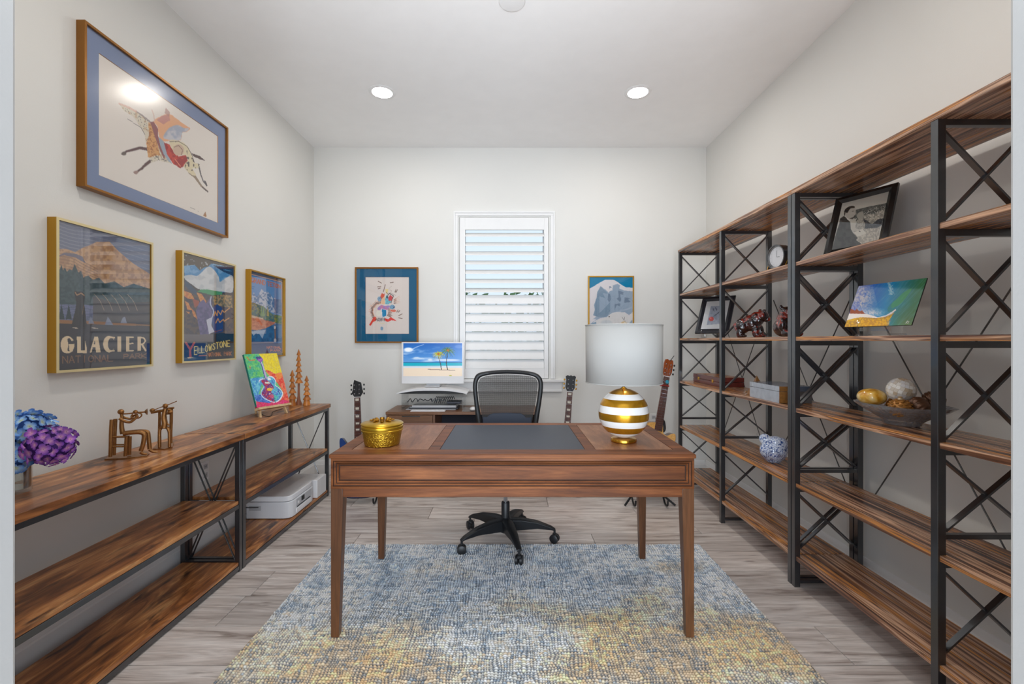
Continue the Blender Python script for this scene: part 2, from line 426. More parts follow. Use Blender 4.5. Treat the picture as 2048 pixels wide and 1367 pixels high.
# outlets
def outlet(name, loc, rot, label):
    t = thing(name, label, 'outlet', loc, rot)
    MB().box(-.035, -.006, -.057, .035, 0, .057).build('cover_plate', M['trim'], t, world=False, bev=.002)
    for s in (-1, 1):
        q = MB().box(-.017, -.008, s*.026-.014, .017, -.006, s*.026+.014).build('socket', M['greyp'], t, world=False, bev=.003)
        mb = MB()
        for k in (-1, 1): mb.box(k*.006-.0012, -.0086, s*.026-.003, k*.006+.0012, -.0079, s*.026+.006)
        mb.build('slot', M['groove'], q, world=False, smooth=0)
    return t
outlet('power_outlet', (-RX, 2.74, .47), (0, 0, PI/2), 'white wall outlet behind the black rods of the low console shelves')
outlet('power_outlet', (X(1307, 4.27), BY, Z(839, 4.27)), (0, 0, 0), 'white outlet on the back wall left of the acoustic guitar')

# ceiling lamps and detector
lamp_mat = emit_mat('lamp_lens', LAMP_RGB, LAMP_POWER)
first = None
names = {(-1, YL): 'round recessed ceiling light, lit, on the left near the window wall', (1, YL): 'round recessed ceiling light, lit, on the right near the window wall',
         (-1, YN): 'recessed ceiling light over the left front of the room, out of the frame', (1, YN): 'recessed ceiling light over the right front of the room, out of the frame'}
for (sx, y), lab in names.items():
    if first is None:
        first = thing('recessed_light', lab, 'ceiling light', (sx*.93, y, CH), group='recessed ceiling lights')
        mb = MB().lathe([(.072, -.001), (.072, -.006), (.088, -.006), (.095, -.002), (.095, 0)], n=40, cap=False)
        mb.build('trim_ring', M['trim'], first, world=False)
        MB().lathe([(.0, -.004), (.0725, -.004)], n=40, cap=False).build('lens', lamp_mat, first, world=False)
    else:
        copy_tree(first, (sx*.93, y, CH), None, lab)
t = thing('smoke_detector', 'white round cap on the ceiling, cut by the top edge of the photo', 'detector', ((1024-1020)*2.42/F, 2.42, CH))
MB().lathe([(.072, 0), (.072, -.004), (.066, -.010), (.030, -.013), (.001, -.013)], n=48).build('cover', M['trim'], t, world=False)

# outside: lawn, hedge
tag(MB().box(-14, BY+.6, -.25, 14, 24, -.2).build('lawn', mat('grass_green', (96, 128, 66), rough=.9, var=.3, vscale=3), smooth=0), kind='structure')
rng = np.random.default_rng(3)
mb = MB()
for i in range(2600):
    x = rng.uniform(-3.2, 2.6); z = rng.uniform(-.2, 2.20 + .05*math.sin(x*5)); y = 9 + rng.uniform(-.4, .4); s = rng.uniform(.05, .11)
    d = Vector(rng.normal(size=3)).normalized(); e = d.orthogonal().normalized(); f = d.cross(e)
    c = Vector((x, y, z)); mb.add([c-e*s, c-f*s*.5, c+e*s, c+f*s*.5], [(0, 1, 2, 3)])
h = mb.build('hedge', mat('hedge_leaf', (88, 124, 72), rough=.7, var=.5, vscale=6), smooth=0)
tag(h, 'green hedge seen as a thin strip between the window louvres', 'hedge', kind='stuff')

# ---------------------------------------------------------------- rug
def vtab(seed): return np.random.default_rng(seed).random((128, 128))
def vnoise(x, y, seed=0):
    t = vtab(seed); xi = np.floor(x).astype(int); yi = np.floor(y).astype(int); fx = x-xi; fy = y-yi
    fx = fx*fx*(3-2*fx); fy = fy*fy*(3-2*fy)
    g = lambda a, b: t[a % 128, b % 128]
    return (g(xi, yi)*(1-fx)+g(xi+1, yi)*fx)*(1-fy)+(g(xi, yi+1)*(1-fx)+g(xi+1, yi+1)*fx)*fy
def fbm(x, y, seed=0, o=4):
    r = 0; a = .5
    for k in range(o): r = r + a*vnoise(x*2**k+17*k, y*2**k+31*k, seed+k); a *= .5
    return r / (1-.5**o)
def srgb2lin(a):
    a = np.clip(a, 0, 255)/255.0
    return np.where(a <= .04045, a/12.92, ((a+.055)/1.055)**2.4)

def grid_mesh(name, Pts, cols, m, parent=None):
    """Pts H x W x 3, cols H x W x 3 (sRGB 0-255)"""
    H, W = Pts.shape[:2]
    me = bpy.data.meshes.new(name)
    me.vertices.add(H*W); me.vertices.foreach_set('co', Pts.reshape(-1).astype(np.float32))
    i = np.arange((H-1)*(W-1)); r = i // (W-1); c = i % (W-1)
    q = np.stack([r*W+c, (r+1)*W+c, (r+1)*W+c+1, r*W+c+1], 1).astype(np.int32)
    me.loops.add(q.size); me.loops.foreach_set('vertex_index', q.reshape(-1))
    me.polygons.add(len(q)); me.polygons.foreach_set('loop_start', np.arange(len(q), dtype=np.int32)*4)
    me.update(calc_edges=True); me.validate()
    at = me.color_attributes.new('paint', 'FLOAT_COLOR', 'POINT')
    L = np.ones((H*W, 4), np.float32); L[:, :3] = srgb2lin(cols.reshape(-1, 3)); at.data.foreach_set('color', L.reshape(-1))
    me.materials.append(m)
    me.shade_smooth()
    o = bpy.data.objects.new(name, me); COL.objects.link(o)
    if parent is not None: o.parent = parent
    return o

rx0, rx1, ry0, ry1 = -1.088, 1.162, 1.05, 2.79
cell = .0125; sub = 4
nx = int((rx1-rx0)/cell*sub); ny = int((ry1-ry0)/cell*sub)
gx, gy = np.meshgrid(np.linspace(rx0, rx1, nx), np.linspace(ry1, ry0, ny))
cx = gx/cell + 1.3*(vnoise(gx*26, gy*26, 5)-.5); cy = gy/cell + 1.3*(vnoise(gx*26+9, gy*26, 6)-.5)
ix = np.floor(cx).astype(int); iy = np.floor(cy).astype(int)
tb = vtab(40); rnd = tb[ix % 128, iy % 128]; rnd2 = vtab(41)[ix % 128, iy % 128]
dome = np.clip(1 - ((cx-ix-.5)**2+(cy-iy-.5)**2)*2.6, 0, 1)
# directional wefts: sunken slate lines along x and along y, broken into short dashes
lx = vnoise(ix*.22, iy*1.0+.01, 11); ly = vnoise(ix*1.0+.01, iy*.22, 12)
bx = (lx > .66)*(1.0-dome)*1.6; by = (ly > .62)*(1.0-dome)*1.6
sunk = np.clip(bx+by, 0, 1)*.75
tan = np.array([206, 174, 134]); cream = np.array([216, 206, 190]); blue = np.array([104, 128, 152]); grey = np.array([192, 196, 202]); dark = np.array([84, 100, 120])
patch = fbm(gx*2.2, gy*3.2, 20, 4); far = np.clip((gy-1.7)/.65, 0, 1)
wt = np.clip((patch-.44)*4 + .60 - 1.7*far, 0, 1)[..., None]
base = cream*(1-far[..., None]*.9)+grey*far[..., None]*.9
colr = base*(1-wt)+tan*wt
w2 = (rnd < .25)[..., None]*.5; colr = colr*(1-w2) + (tan*(1-far[..., None])+cream*far[..., None])*w2
bl = np.clip((fbm(gx*6, gy*9, 50, 3)-.53)*6, 0, 1)[..., None]; colr = colr*(1-.25*bl)+blue*.25*bl
w3 = (rnd2 > .92)[..., None]*.5; colr = colr*(1-w3)+blue*w3
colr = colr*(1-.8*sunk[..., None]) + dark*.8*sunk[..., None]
colr = np.minimum(250, colr*(1.16+.26*vtab(43)[ix % 128, iy % 128])[..., None])*(.58+.42*dome[..., None]**.4)  # dome factor paints crevice shade between the knots into the yarn colour
hz = .002+.0085*dome*(1-.5*sunk)+.0015*rnd
edge = np.minimum(np.minimum(gx-rx0, rx1-gx), np.minimum(gy-ry0, ry1-gy)); hz = hz*np.clip(edge/.006, 0, 1)
Pts = np.stack([gx + .002*(rnd-.5), gy, hz+.0005], -1)
rc = ((rx0+rx1)/2, (ry0+ry1)/2, 0)
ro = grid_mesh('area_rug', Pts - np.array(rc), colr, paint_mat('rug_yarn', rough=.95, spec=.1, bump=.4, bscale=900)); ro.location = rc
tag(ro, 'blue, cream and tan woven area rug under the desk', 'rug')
# ---------------------------------------------------------------- painted pictures (colour per vertex, computed here)
class Art:
    """a flat picture: a grid of coloured vertices, drawn in the coordinates of a measured quadrilateral"""
    def __init__(s, W, H, quad, base):
        s.W, s.H = W, H; s.ox, s.oy, s.k = 0, 0, 1.0
        A = []; bb = []
        for (u, v), (x, y) in zip(((0,0),(1,0),(1,1),(0,1)), quad):
            A += [[u, v, 1, 0, 0, 0, -u*x, -v*x], [0, 0, 0, u, v, 1, -u*y, -v*y]]; bb += [x, y]
        h = np.append(np.linalg.solve(np.array(A, float), np.array(bb, float)), 1).reshape(3, 3)
        u, v = np.meshgrid(np.linspace(0, 1, W), np.linspace(0, 1, H)); s.u, s.v_ = u, v
        w = h[2,0]*u+h[2,1]*v+1; s.PX = (h[0,0]*u+h[0,1]*v+h[0,2])/w; s.PY = (h[1,0]*u+h[1,1]*v+h[1,2])/w
        s.a = np.ones((H, W, 3))*np.array(base, float)
    def crop(s, ox, oy, k): s.ox, s.oy, s.k = ox, oy, k; s.X = (s.PX-ox)*k; s.Y = (s.PY-oy)*k; return s
    def put(s, m, col, al=1.0):
        m = (m*al)[..., None]; s.a = s.a*(1-m)+np.array(col, float)*m
    def pmask(s, pts):
        X, Y = s.X, s.Y; ins = np.zeros(X.shape, bool); n = len(pts)
        for i in range(n):
            x1, y1 = pts[i]; x2, y2 = pts[(i+1) % n]
            if y1 == y2: continue
            c = ((y1 > Y) != (y2 > Y)) & (X < (x2-x1)*(Y-y1)/(y2-y1)+x1); ins ^= c
        return ins
    def poly(s, pts, col, al=1.0, sm=False, col2=None, nz=None):
        if sm: pts = spline(pts, 5)
        m = s.pmask(pts)
        if col2 is not None:
            f = fbm(s.X/(nz or 30), s.Y/(nz or 30), 3, 3); f = np.clip((f-.5)*6+.5, 0, 1)[..., None]
            c = np.array(col)*(1-f)+np.array(col2)*f; mm = (m*al)[..., None]; s.a = s.a*(1-mm)+c*mm
        else: s.put(m, col, al)
        return m
    def stroke(s, pts, w, col, al=1.0, sm=False):
        if sm: pts = spline(pts, 6, False)
        m = np.zeros(s.X.shape, bool)
        ws = w if isinstance(w, (list, tuple)) else [w]*len(pts)
        if len(ws) != len(pts): ws = [ws[0]+(ws[-1]-ws[0])*i/(len(pts)-1) for i in range(len(pts))]
        for i in range(len(pts)-1):
            (x1, y1), (x2, y2) = pts[i], pts[i+1]; dx, dy = x2-x1, y2-y1; L = dx*dx+dy*dy or 1
            t = np.clip(((s.X-x1)*dx+(s.Y-y1)*dy)/L, 0, 1); d = np.hypot(s.X-x1-t*dx, s.Y-y1-t*dy)
            m |= d < (ws[i]*(1-t)+ws[i+1]*t)/2
        s.put(m, col, al)
    def ell(s, cx, cy, rx, ry, col, al=1.0, soft=False):
        d = ((s.X-cx)/rx)**2+((s.Y-cy)/ry)**2
        s.put(np.clip(1.5-1.5*d, 0, 1) if soft else (d < 1).astype(float), col, al)
    def speck(s, m, col, scale, th, al=1.0, seed=9, sy=None):
        f = vnoise(s.X/scale, s.Y/(sy or scale), seed); s.put(m & (f > th), col, al)
    def text(s, string, quad, w, col, al=1.0, gap=.28):
        (x0,y0),(x1,y1),(x2,y2),(x3,y3) = quad; n = len(string); cw = 1.0/(n+(n-1)*gap)
        for i, ch in enumerate(string):
            for st in GLYPH.get(ch, []):
                pts = []
                for gx_, gy_ in st:
                    uu = (i*(1+gap)+gx_)*cw; tx, ty = x0+(x1-x0)*uu, y0+(y1-y0)*uu; bx_, by_ = x3+(x2-x3)*uu, y3+(y2-y3)*uu
                    pts.append((tx+(bx_-tx)*gy_, ty+(by_-ty)*gy_))
                s.stroke(pts, w, col, al)
    def build(s, name, m, parent, x0, z0, w, h, y, thick=0.0, gain=1.0):
        s.a = 255*np.clip(s.a/255, 0, 1)**(1/gain)
        gx_ = np.linspace(x0, x0+w, s.W); gz = np.linspace(z0+h, z0, s.H); XX, ZZ = np.meshgrid(gx_, gz)
        P_ = np.stack([XX, np.full_like(XX, y), ZZ], -1)
        return grid_mesh(name, P_, s.a, m, parent)

GLYPH = {'A': [[(0,1),(.5,0),(1,1)],[(.22,.65),(.78,.65)]], 'C': [[(1,.16),(.6,0),(.15,.15),(0,.5),(.15,.85),(.6,1),(1,.84)]],
 'D': [[(0,0),(0,1),(.6,.98),(1,.65),(1,.35),(.6,.02),(0,0)]], 'E': [[(1,0),(0,0),(0,1),(1,1)],[(0,.5),(.75,.5)]],
 'G': [[(1,.16),(.6,0),(.15,.15),(0,.5),(.15,.85),(.6,1),(1,.85),(1,.55),(.6,.55)]], 'I': [[(.5,0),(.5,1)]], 'K': [[(0,0),(0,1)],[(1,0),(0,.55),(1,1)]],
 'L': [[(0,0),(0,1),(1,1)]], 'N': [[(0,1),(0,0),(1,1),(1,0)]], 'O': [[(.5,0),(.1,.2),(0,.5),(.1,.8),(.5,1),(.9,.8),(1,.5),(.9,.2),(.5,0)]],
 'P': [[(0,1),(0,0),(.7,0),(1,.25),(.7,.52),(0,.52)]], 'R': [[(0,1),(0,0),(.7,0),(1,.25),(.7,.5),(0,.5)],[(.45,.5),(1,1)]],
 'S': [[(1,.12),(.5,0),(.05,.2),(.5,.5),(.95,.78),(.5,1),(0,.88)]], 'T': [[(0,0),(1,0)],[(.5,0),(.5,1)]],
 'W': [[(0,0),(.25,1),(.5,.3),(.75,1),(1,0)]], 'Y': [[(0,0),(.5,.5),(1,0)],[(.5,.5),(.5,1)]], 'a': [[(1,.4),(.5,.35),(.05,.7),(.5,1),(1,.7)],[(1,.35),(1,1)]]}
PRINT = paint_mat('print_paper', rough=.75, spec=.2)

def frame_ring(mb, W, H, fw, y0, y1):
    """rectangular ring in local x/z, mitred, from y0 (front) to y1"""
    o = [(0, 0), (W, 0), (W, H), (0, H)]; i = [(fw, fw), (W-fw, fw), (W-fw, H-fw), (fw, H-fw)]
    v = [(x, y0, z) for x, z in o] + [(x, y0, z) for x, z in i] + [(x, y1, z) for x, z in o] + [(x, y1, z) for x, z in i]
    f = []
    for k in range(4):
        n = (k+1) % 4
        f += [(k, n, 4+n, 4+k), (8+k, 12+k, 12+n, 8+n), (k, 8+k, 8+n, n), (4+k, 4+n, 12+n, 12+k)]
    return mb.add(v, f)

def framed(name, label, loc, rot, W, H, fw, depth, recess, art, side_m, face_m=None, matm=None, win=None, glass=None, group=None, gl=True, inner=None, cat='picture', artname='print'):
    t = thing(name, label, cat, loc, rot, group)
    frame_ring(MB(), W, H, fw, 0.0, depth).build('frame', side_m, t, world=False, bev=.0012)
    if face_m: frame_ring(MB(), W, H, fw+.0006, -.0012, .0006).build('frame_face', face_m, t, world=False, smooth=0)
    MB().box(fw*.5, recess+.004, fw*.5, W-fw*.5, depth-.001, H-fw*.5).build('backing', M['groove'], t, world=False, smooth=0)
    if matm:
        x0, z0, w, h = win
        mb = MB(); o = [(fw, fw), (W-fw, fw), (W-fw, H-fw), (fw, H-fw)]; i = [(x0, z0), (x0+w, z0), (x0+w, z0+h), (x0, z0+h)]; j = [(a+(.002 if k in (0, 3) else -.002), b+(.002 if k < 2 else -.002)) for k, (a, b) in enumerate(i)]
        v = [(x, recess-.001, z) for x, z in o]+[(x, recess-.001, z) for x, z in i]
        mb.add(v, [(k, (k+1) % 4, 4+(k+1) % 4, 4+k) for k in range(4)])
        mb.build('mat_board', matm, t, world=False, smooth=0)
        v = [(x, recess-.0012, z) for x, z in i]+[(x, recess+.0015, z) for x, z in j]
        MB().add(v, [(k, (k+1) % 4, 4+(k+1) % 4, 4+k) for k in range(4)]).build('mat_bevel', inner or M['bronzeframe'], t, world=False, smooth=0)
        art.build(artname, PRINT, t, x0, z0, w, h, recess+.0015, gain=1.3)
    else:
        art.build(artname, PRINT, t, fw, fw, W-2*fw, H-2*fw, recess, gain=1.22)
    if gl:
        MB().add([(fw, recess-.004, fw), (W-fw, recess-.004, fw), (W-fw, recess-.004, H-fw), (fw, recess-.004, H-fw)], [(0, 1, 2, 3)]).build('glass', glass or M['glasspane'], t, world=False, smooth=0)
    return t

def onleft(Y0, z0): return (-1.802, Y0, z0), (0, 0, PI/2)

# --- large horse print
s = 2.67; q = [(530/s, 287/s), (1163/s, 717/s), (1162/s, 1178/s), (533/s, 937/s)]
a = Art(250, 165, q, (232, 222, 212)).crop(230, 190, 5.47)
cr, sp = (216, 204, 182), (84, 74, 70)
a.stroke([(920,760),(940,850),(970,930),(1005,970)], [15,9], (84,78,78)); a.stroke([(1005,970),(985,925)], 18, (70,64,66))
a.poly([(840,620),(930,650),(992,702),(940,690),(860,655)], (84,64,62))
a.stroke([(820,830),(880,880),(950,980),(1005,1025)], [34,12], (140,118,98)); a.stroke([(960,990),(1015,1035)], 16, (90,76,70))
a.stroke([(370,590),(280,575),(200,600),(150,612),(90,645)], [34,22], (84,58,60)); a.stroke([(430,690),(360,740),(300,800),(240,840)], [38,22], (88,64,62)); a.ell(238,842,26,20,(150,120,112)); a.ell(108,640,26,20,(92,78,72))
neck = [(60,105),(130,130),(200,160),(290,210),(370,280),(420,330),(480,480),(560,600),(620,735),(560,722),(480,700),(430,700),(380,680),(350,520),(330,430),(290,360),(250,290),(200,230),(110,180)]
m = a.poly(neck, cr); a.speck(m, sp, 11, .80, .8, 4); a.speck(m, (190,150,110), 24, .62, .6, 5)
a.stroke([(60,100),(150,135),(240,180)], 22, (212,150,128), .6); a.stroke([(250,185),(330,240),(390,290)], 16, (120,104,104), .7); a.stroke([(150,265),(220,310),(290,350),(335,430)], 6, (90,80,80), .7)
m = a.poly([(370,290),(420,330),(460,480),(500,650),(430,680),(370,675),(350,520),(380,430)], (214,152,92)); a.speck(m, (150,84,52), 14, .62, .8, 7, 9)
a.poly([(390,290),(430,285),(475,360),(475,440),(560,620),(545,700),(500,600),(450,470)], (136,78,78))
a.poly([(430,280),(520,220),(600,200),(680,250),(760,310),(825,350),(790,390),(740,400),(730,470),(690,492),(610,490),(540,500),(490,450),(470,340)], (232,164,118), sm=True)
a.poly([(580,370),(640,330),(700,320),(760,350),(812,352),(785,388),(740,398),(728,468),(690,490),(600,482),(535,455)], (146,166,196), .85, sm=True, col2=(190,198,214), nz=60)
a.poly([(460,270),(520,220),(600,200),(605,270),(540,315)], (196,128,118)); a.stroke([(410,160),(430,210),(440,280)], 12, (214,176,160), .7); a.poly([(560,130),(605,180),(600,235),(550,190)], (170,120,112), .7)
a.poly([(480,450),(540,500),(570,620),(630,740),(600,730),(540,640),(500,540)], (150,164,180))
m = a.poly([(540,510),(600,530),(640,600),(700,660),(780,640),(802,710),(760,760),(720,790),(640,740),(575,640)], (198,62,50), col2=(150,44,44), nz=40); a.stroke([(660,690),(720,765)], 8, (236,130,100))
a.poly([(600,490),(700,490),(790,540),(840,630),(872,720),(930,740),(905,785),(850,785),(890,860),(830,850),(755,765),(800,700),(770,640),(700,645),(640,600)], (222,206,168), sm=True)
m = a.pmask([(650,500),(700,490),(790,540),(840,630),(872,720),(930,740),(905,785),(850,785),(890,860),(830,850),(755,765),(800,700),(770,640)]); a.speck(m, (66,56,56), 18, .72, .9, 12, 26)
a.ell(700,590,60,62,(206,176,150)); a.stroke([(650,560),(700,540),(745,590),(730,640)], 7, (120,84,72)); a.stroke([(600,500),(700,495),(790,545),(845,640),(870,720)], 6, (70,60,60))
m = a.pmask([(380,680),(470,650),(620,735),(560,725),(480,705),(400,735)]); a.put(m, cr); a.speck(m, sp, 12, .7, .8, 15)
a.stroke([(820,1205),(860,1225),(915,1250)], 4, (150,140,134)); a.poly([(990,1250),(1005,1310),(965,1300)], (160,110,70))
M['mat_blue'] = mat('slate_blue_mat_board', (134, 148, 180), rough=.8, spec=.2)
M['mat_teal'] = mat('teal_mat_board', (8, 100, 140), rough=.8, spec=.2)
M['dark_edge'] = mat('dark_frame_edge', (96, 66, 42), rough=.4)
loc, rot = onleft(1.929, 1.909)
framed('framed_print', 'large framed print of a galloping spotted horse, blue mat, highest on left wall', loc, rot, .984, .706, .011, .038, .014, a, M['bronzeframe'], None, M['mat_blue'], (.080, .075, .820, .540), M['glassrough'])

# --- GLACIER poster
k = 4.273; q = [(90+118/k, 430+52/k), (90+900/k, 430+258/k), (90+900/k, 430+1275/k), (90+115/k, 430+1330/k)]
a = Art(230, 290, q, (112, 118, 142)).crop(90, 430, k)
for i in range(9): a.stroke([(100, 60+i*30), (250, 110+i*30), (420, 130+i*32), (700, 190+i*36), (920, 250+i*38)], [9, 4], (146,148,168), .7, sm=True)
a.poly([(100,300),(200,298),(270,325),(330,290),(400,262),(450,238),(560,236),(640,320),(760,420),(920,520),(920,680),(300,560),(100,470)], (206,160,118), col2=(176,132,100), nz=26)
for i in range(7): a.stroke([(100,330+i*24),(240,350+i*26),(330,400+i*24),(460,470+i*20)], 5, (140,104,86), .8, sm=True)
a.poly([(100,370),(180,350),(270,370),(360,420),(330,360),(260,335),(180,330)], (116,110,128))
tr = [(100,470),(118,480),(130,455),(140,475),(155,430),(168,478),(185,455),(200,490),(225,470),(245,480),(266,425),(285,470),(300,500),(320,480),(340,540),(380,520),(420,560),(470,540),(520,590),(600,570),(680,620),(760,590),(920,640),(920,790),(100,770)]
a.poly(tr, (46,66,74), col2=(62,82,88), nz=18)
a.poly([(100,765),(920,790),(920,900),(100,905)], (104,110,150)); a.speck(a.pmask([(100,765),(920,790),(920,900),(100,905)]), (74,84,110), 40, .5, .7, 3, 6)
for x in (155, 216, 600, 700): a.poly([(x,765),(x+26,895),(x-26,895)], (36,52,58))
a.poly([(420,700),(620,760),(920,740),(920,960),(420,960)], (66,62,66)); 
for i in range(5): a.stroke([(430+i*70,680),(480+i*70,740),(515+i*70,820)], [4,3], (196,166,130), .8, sm=True)
a.poly([(100,900),(340,905),(920,940),(920,985),(100,930)], (150,98,56)); a.poly([(100,928),(920,950),(920,1400),(100,1400)], (44,42,50))
bear = [(262,668),(275,654),(290,660),(330,660),(352,700),(344,760),(352,800),(362,900),(360,968),(245,968),(250,900),(272,810),(278,740)]
a.poly(bear, (34,32,36), sm=True); a.stroke([(270,665),(285,690),(320,672),(345,690)], 9, (176,130,92)); a.stroke([(345,770),(330,850)], 5, (112,84,62))
a.stroke([(250,965),(290,970)], 6, (220,200,180)); a.stroke([(410,965),(460,972)], 6, (220,200,180))
for pts in ([(520,940),(545,870),(590,940)], [(650,925),(670,880),(690,870),(705,925)], [(380,930),(400,870),(430,930)]): a.poly(pts, (128,136,162))
C_ = (240,212,170)
a.ell(205,1110,58,74,C_); a.ell(218,1110,24,56,(44,42,50)); a.poly([(215,1080),(262,1075),(262,1110),(215,1112)], (44,42,50)); a.poly([(215,1105),(262,1102),(250,1165),(222,1176)], C_); a.ell(180,1112,30,66,C_)
a.poly([(284,1042),(318,1040),(316,1158),(350,1156),(352,1070),(366,1130),(366,1180),(286,1182)], C_)
a.poly([(432,1040),(462,1040),(484,1172),(444,1174),(440,1130),(415,1132),(410,1174),(392,1175)], C_); a.poly([(425,1105),(438,1105),(434,1070)], (44,42,50)); a.stroke([(420,1118),(445,1118)], 10, C_)
a.ell(555,1104,50,70,C_); a.ell(575,1104,30,52,(44,42,50)); a.poly([(572,1078),(620,1070),(620,1140),(572,1134)], (44,42,50)); a.stroke([(560,1042),(600,1050)], 12, C_); a.stroke([(560,1165),(598,1160)], 12, C_)
a.poly([(626,1040),(656,1040),(656,1168),(626,1170)], C_); a.poly([(697,1040),(726,1040),(726,1166),(697,1168)], C_)
for y in (1046, 1100, 1160): a.stroke([(712,y),(758,y-2)], 11, C_)
a.poly([(795,1040),(822,1040),(822,1160),(795,1162)], C_); a.stroke([(815,1045),(850,1052),(862,1075),(845,1100),(818,1106)], 12, C_); a.stroke([(832,1104),(862,1156)], 16, C_)
a.text('NATIONAL', [(165,1208),(586,1196),(586,1248),(165,1268)], 8, (132,92,70)); a.text('PARK', [(680,1190),(868,1184),(868,1218),(680,1228)], 8, (132,92,70))
loc, rot = onleft(1.808, 1.125)
PW, PH = .490, .622
framed('framed_poster', 'gold-framed poster lettered GLACIER NATIONAL PARK with a bear, nearest to the doorway', loc, rot, PW, PH, .010, .038, .008, a, M['goldframe'], M['goldside'], group='gold-framed park posters')

# --- YELLOWSTONE poster
k = 5.817; q = [(345+132/k, 495+60/k), (345+712/k, 495+222/k), (345+705/k, 495+1272/k), (345+127/k, 495+1308/k)]
a = Art(170, 215, q, (70, 64, 66)).crop(345, 495, k)
a.poly([(150,215),(240,195),(450,190),(700,225),(700,520),(560,520),(400,490),(330,480),(250,430),(160,370)], (74,144,204), col2=(120,176,222), nz=40)
a.poly([(155,330),(240,320),(300,330),(360,280),(400,240),(440,226),(490,265),(540,340),(555,400),(620,360),(695,335),(695,515),(580,512),(340,490),(240,430),(165,370)], (228,230,232), sm=True, col2=(206,210,214), nz=50)
a.poly([(132,60),(712,200),(712,240),(460,190),(420,225),(380,235),(330,268),(270,205),(150,215),(132,215)], (82,68,54)); a.speck(a.pmask([(132,80),(460,180),(330,268),(140,215)]), (200,206,214), 16, .86, .9, 8)
a.poly([(480,210),(705,232),(700,335),(650,310),(590,285),(540,250)], (24,52,92)); a.stroke([(600,262),(680,278)], 8, (70,140,196))
a.poly([(300,510),(345,488),(420,488),(580,515),(580,545),(470,555),(380,530)], (66,160,100))
a.poly([(150,370),(230,430),(300,520),(420,560),(470,560),(690,550),(700,1000),(130,1000)], (92,76,72), col2=(66,60,74), nz=22)
a.poly([(165,375),(230,440),(290,500),(300,560),(230,520),(160,440)], (52,72,98))
for pts in ([(150,500),(230,530),(270,600),(190,590),(150,560)], [(160,620),(200,640),(235,720),(190,720)], [(230,700),(270,740),(300,830),(255,790)], [(290,520),(350,540),(400,620),(395,680),(350,670),(320,590)], [(370,705),(425,740),(415,800),(380,760)], [(170,740),(215,745),(205,765)]):
    a.poly(pts, (232,152,74), col2=(214,118,60), nz=18)
a.poly([(245,590),(320,620),(320,660),(270,700)], (170,80,62))
a.poly([(320,640),(370,600),(400,650),(450,570),(472,700),(462,800),(400,850),(430,1005),(330,1010),(305,870),(285,730)], (104,94,148), col2=(82,76,124), nz=26)
a.poly([(470,560),(580,545),(690,560),(695,700),(560,680),(490,660)], (186,150,96), col2=(96,96,76), nz=14)
a.poly([(470,700),(520,655),(570,690),(585,720),(585,970),(490,985),(455,860)], (30,62,134)); a.stroke([(500,970),(570,950)], 12, (120,70,80))
a.stroke([(455,570),(445,650),(480,730),(470,790),(455,830)], 11, (206,212,236), sm=True); a.poly([(400,835),(470,800),(455,900),(490,970),(428,998)], (216,218,238))
for p in ([(485,790),(500,740),(520,790),(530,730),(560,775),(580,725),(600,750),(660,700)], [(505,870),(530,820),(550,865),(590,830),(600,850),(655,815)]): a.stroke(p, 11, (230,160,84))
a.poly([(132,1000),(475,1000),(475,1085),(132,1090)], (112,104,110)); a.poly([(475,990),(705,985),(705,1085),(475,1085)], (22,44,66)); a.poly([(130,1088),(706,1080),(706,1330),(128,1330)], (28,42,58))
a.stroke([(170,1095),(218,1175),(262,1095)], 22, (196,84,48)); a.stroke([(218,1175),(218,1262)], 24, (196,84,48)); a.stroke([(190,1266),(248,1262)], 9, (232,190,120))
YT = 'ELLOWSTONE'
for i, ch in enumerate(YT):
    x = 262+i*41; y = 1142-70*(i/9)**1.2+6*math.sin(i*.7); h = 74-6*i/9 if i else 90
    a.text(ch, [(x,y),(x+30,y-3),(x+30,y+h-3),(x,y+h)], 9, (246,222,120))
a.text('NATIONAL', [(415,1212),(570,1206),(570,1246),(415,1252)], 6, (206,120,70)); a.text('PARK', [(595,1205),(680,1200),(680,1238),(595,1244)], 6, (206,120,70)); a.stroke([(315,1245),(400,1240)], 8, (206,120,70))
loc, rot = onleft(2.503, 1.129)
framed('framed_poster', 'gold-framed poster lettered YELLOWSTONE with a white cloud over a canyon, middle of the three', loc, rot, PW, PH, .010, .038, .008, a, M['goldframe'], M['goldside'], group='gold-framed park posters')

# --- mountain lake poster
k = 7.389; q = [(485+142/k, 530+80/k), (485+618/k, 530+205/k), (485+610/k, 530+1300/k), (485+142/k, 530+1325/k)]
a = Art(140, 180, q, (92, 88, 100)).crop(485, 530, k)
a.poly([(152,120),(606,235),(604,1275),(152,1300)], (222,166,134)); a.poly([(160,135),(598,245),(596,1265),(160,1285)], (88,142,206))
a.poly([(160,135),(598,245),(598,262),(160,150)], (40,100,180))
a.text('GRAND', [(172,178),(365,228),(365,292),(172,245)], 12, (196,92,62)); a.text('TETON', [(395,236),(580,284),(580,336),(395,298)], 12, (196,92,62))
a.poly([(160,500),(185,430),(205,395),(230,450),(260,450),(290,390),(320,330),(345,390),(400,385),(440,420),(470,480),(490,470),(520,500),(597,500),(597,730),(160,600)], (206,210,226), col2=(96,128,176), nz=24)
a.poly([(480,490),(597,500),(597,730),(520,690),(450,560)], (66,104,160), .8); a.stroke([(400,610),(440,580)], 7, (220,226,236)); a.stroke([(360,480),(420,560)], 8, (50,90,150), .8)
a.poly([(160,540),(240,560),(340,600),(420,680),(480,720),(597,735),(597,860),(160,780)], (110,130,84), col2=(60,100,104), nz=22); a.poly([(160,540),(230,560),(260,640),(160,660)], (190,150,80), .7, col2=(90,110,110), nz=14)
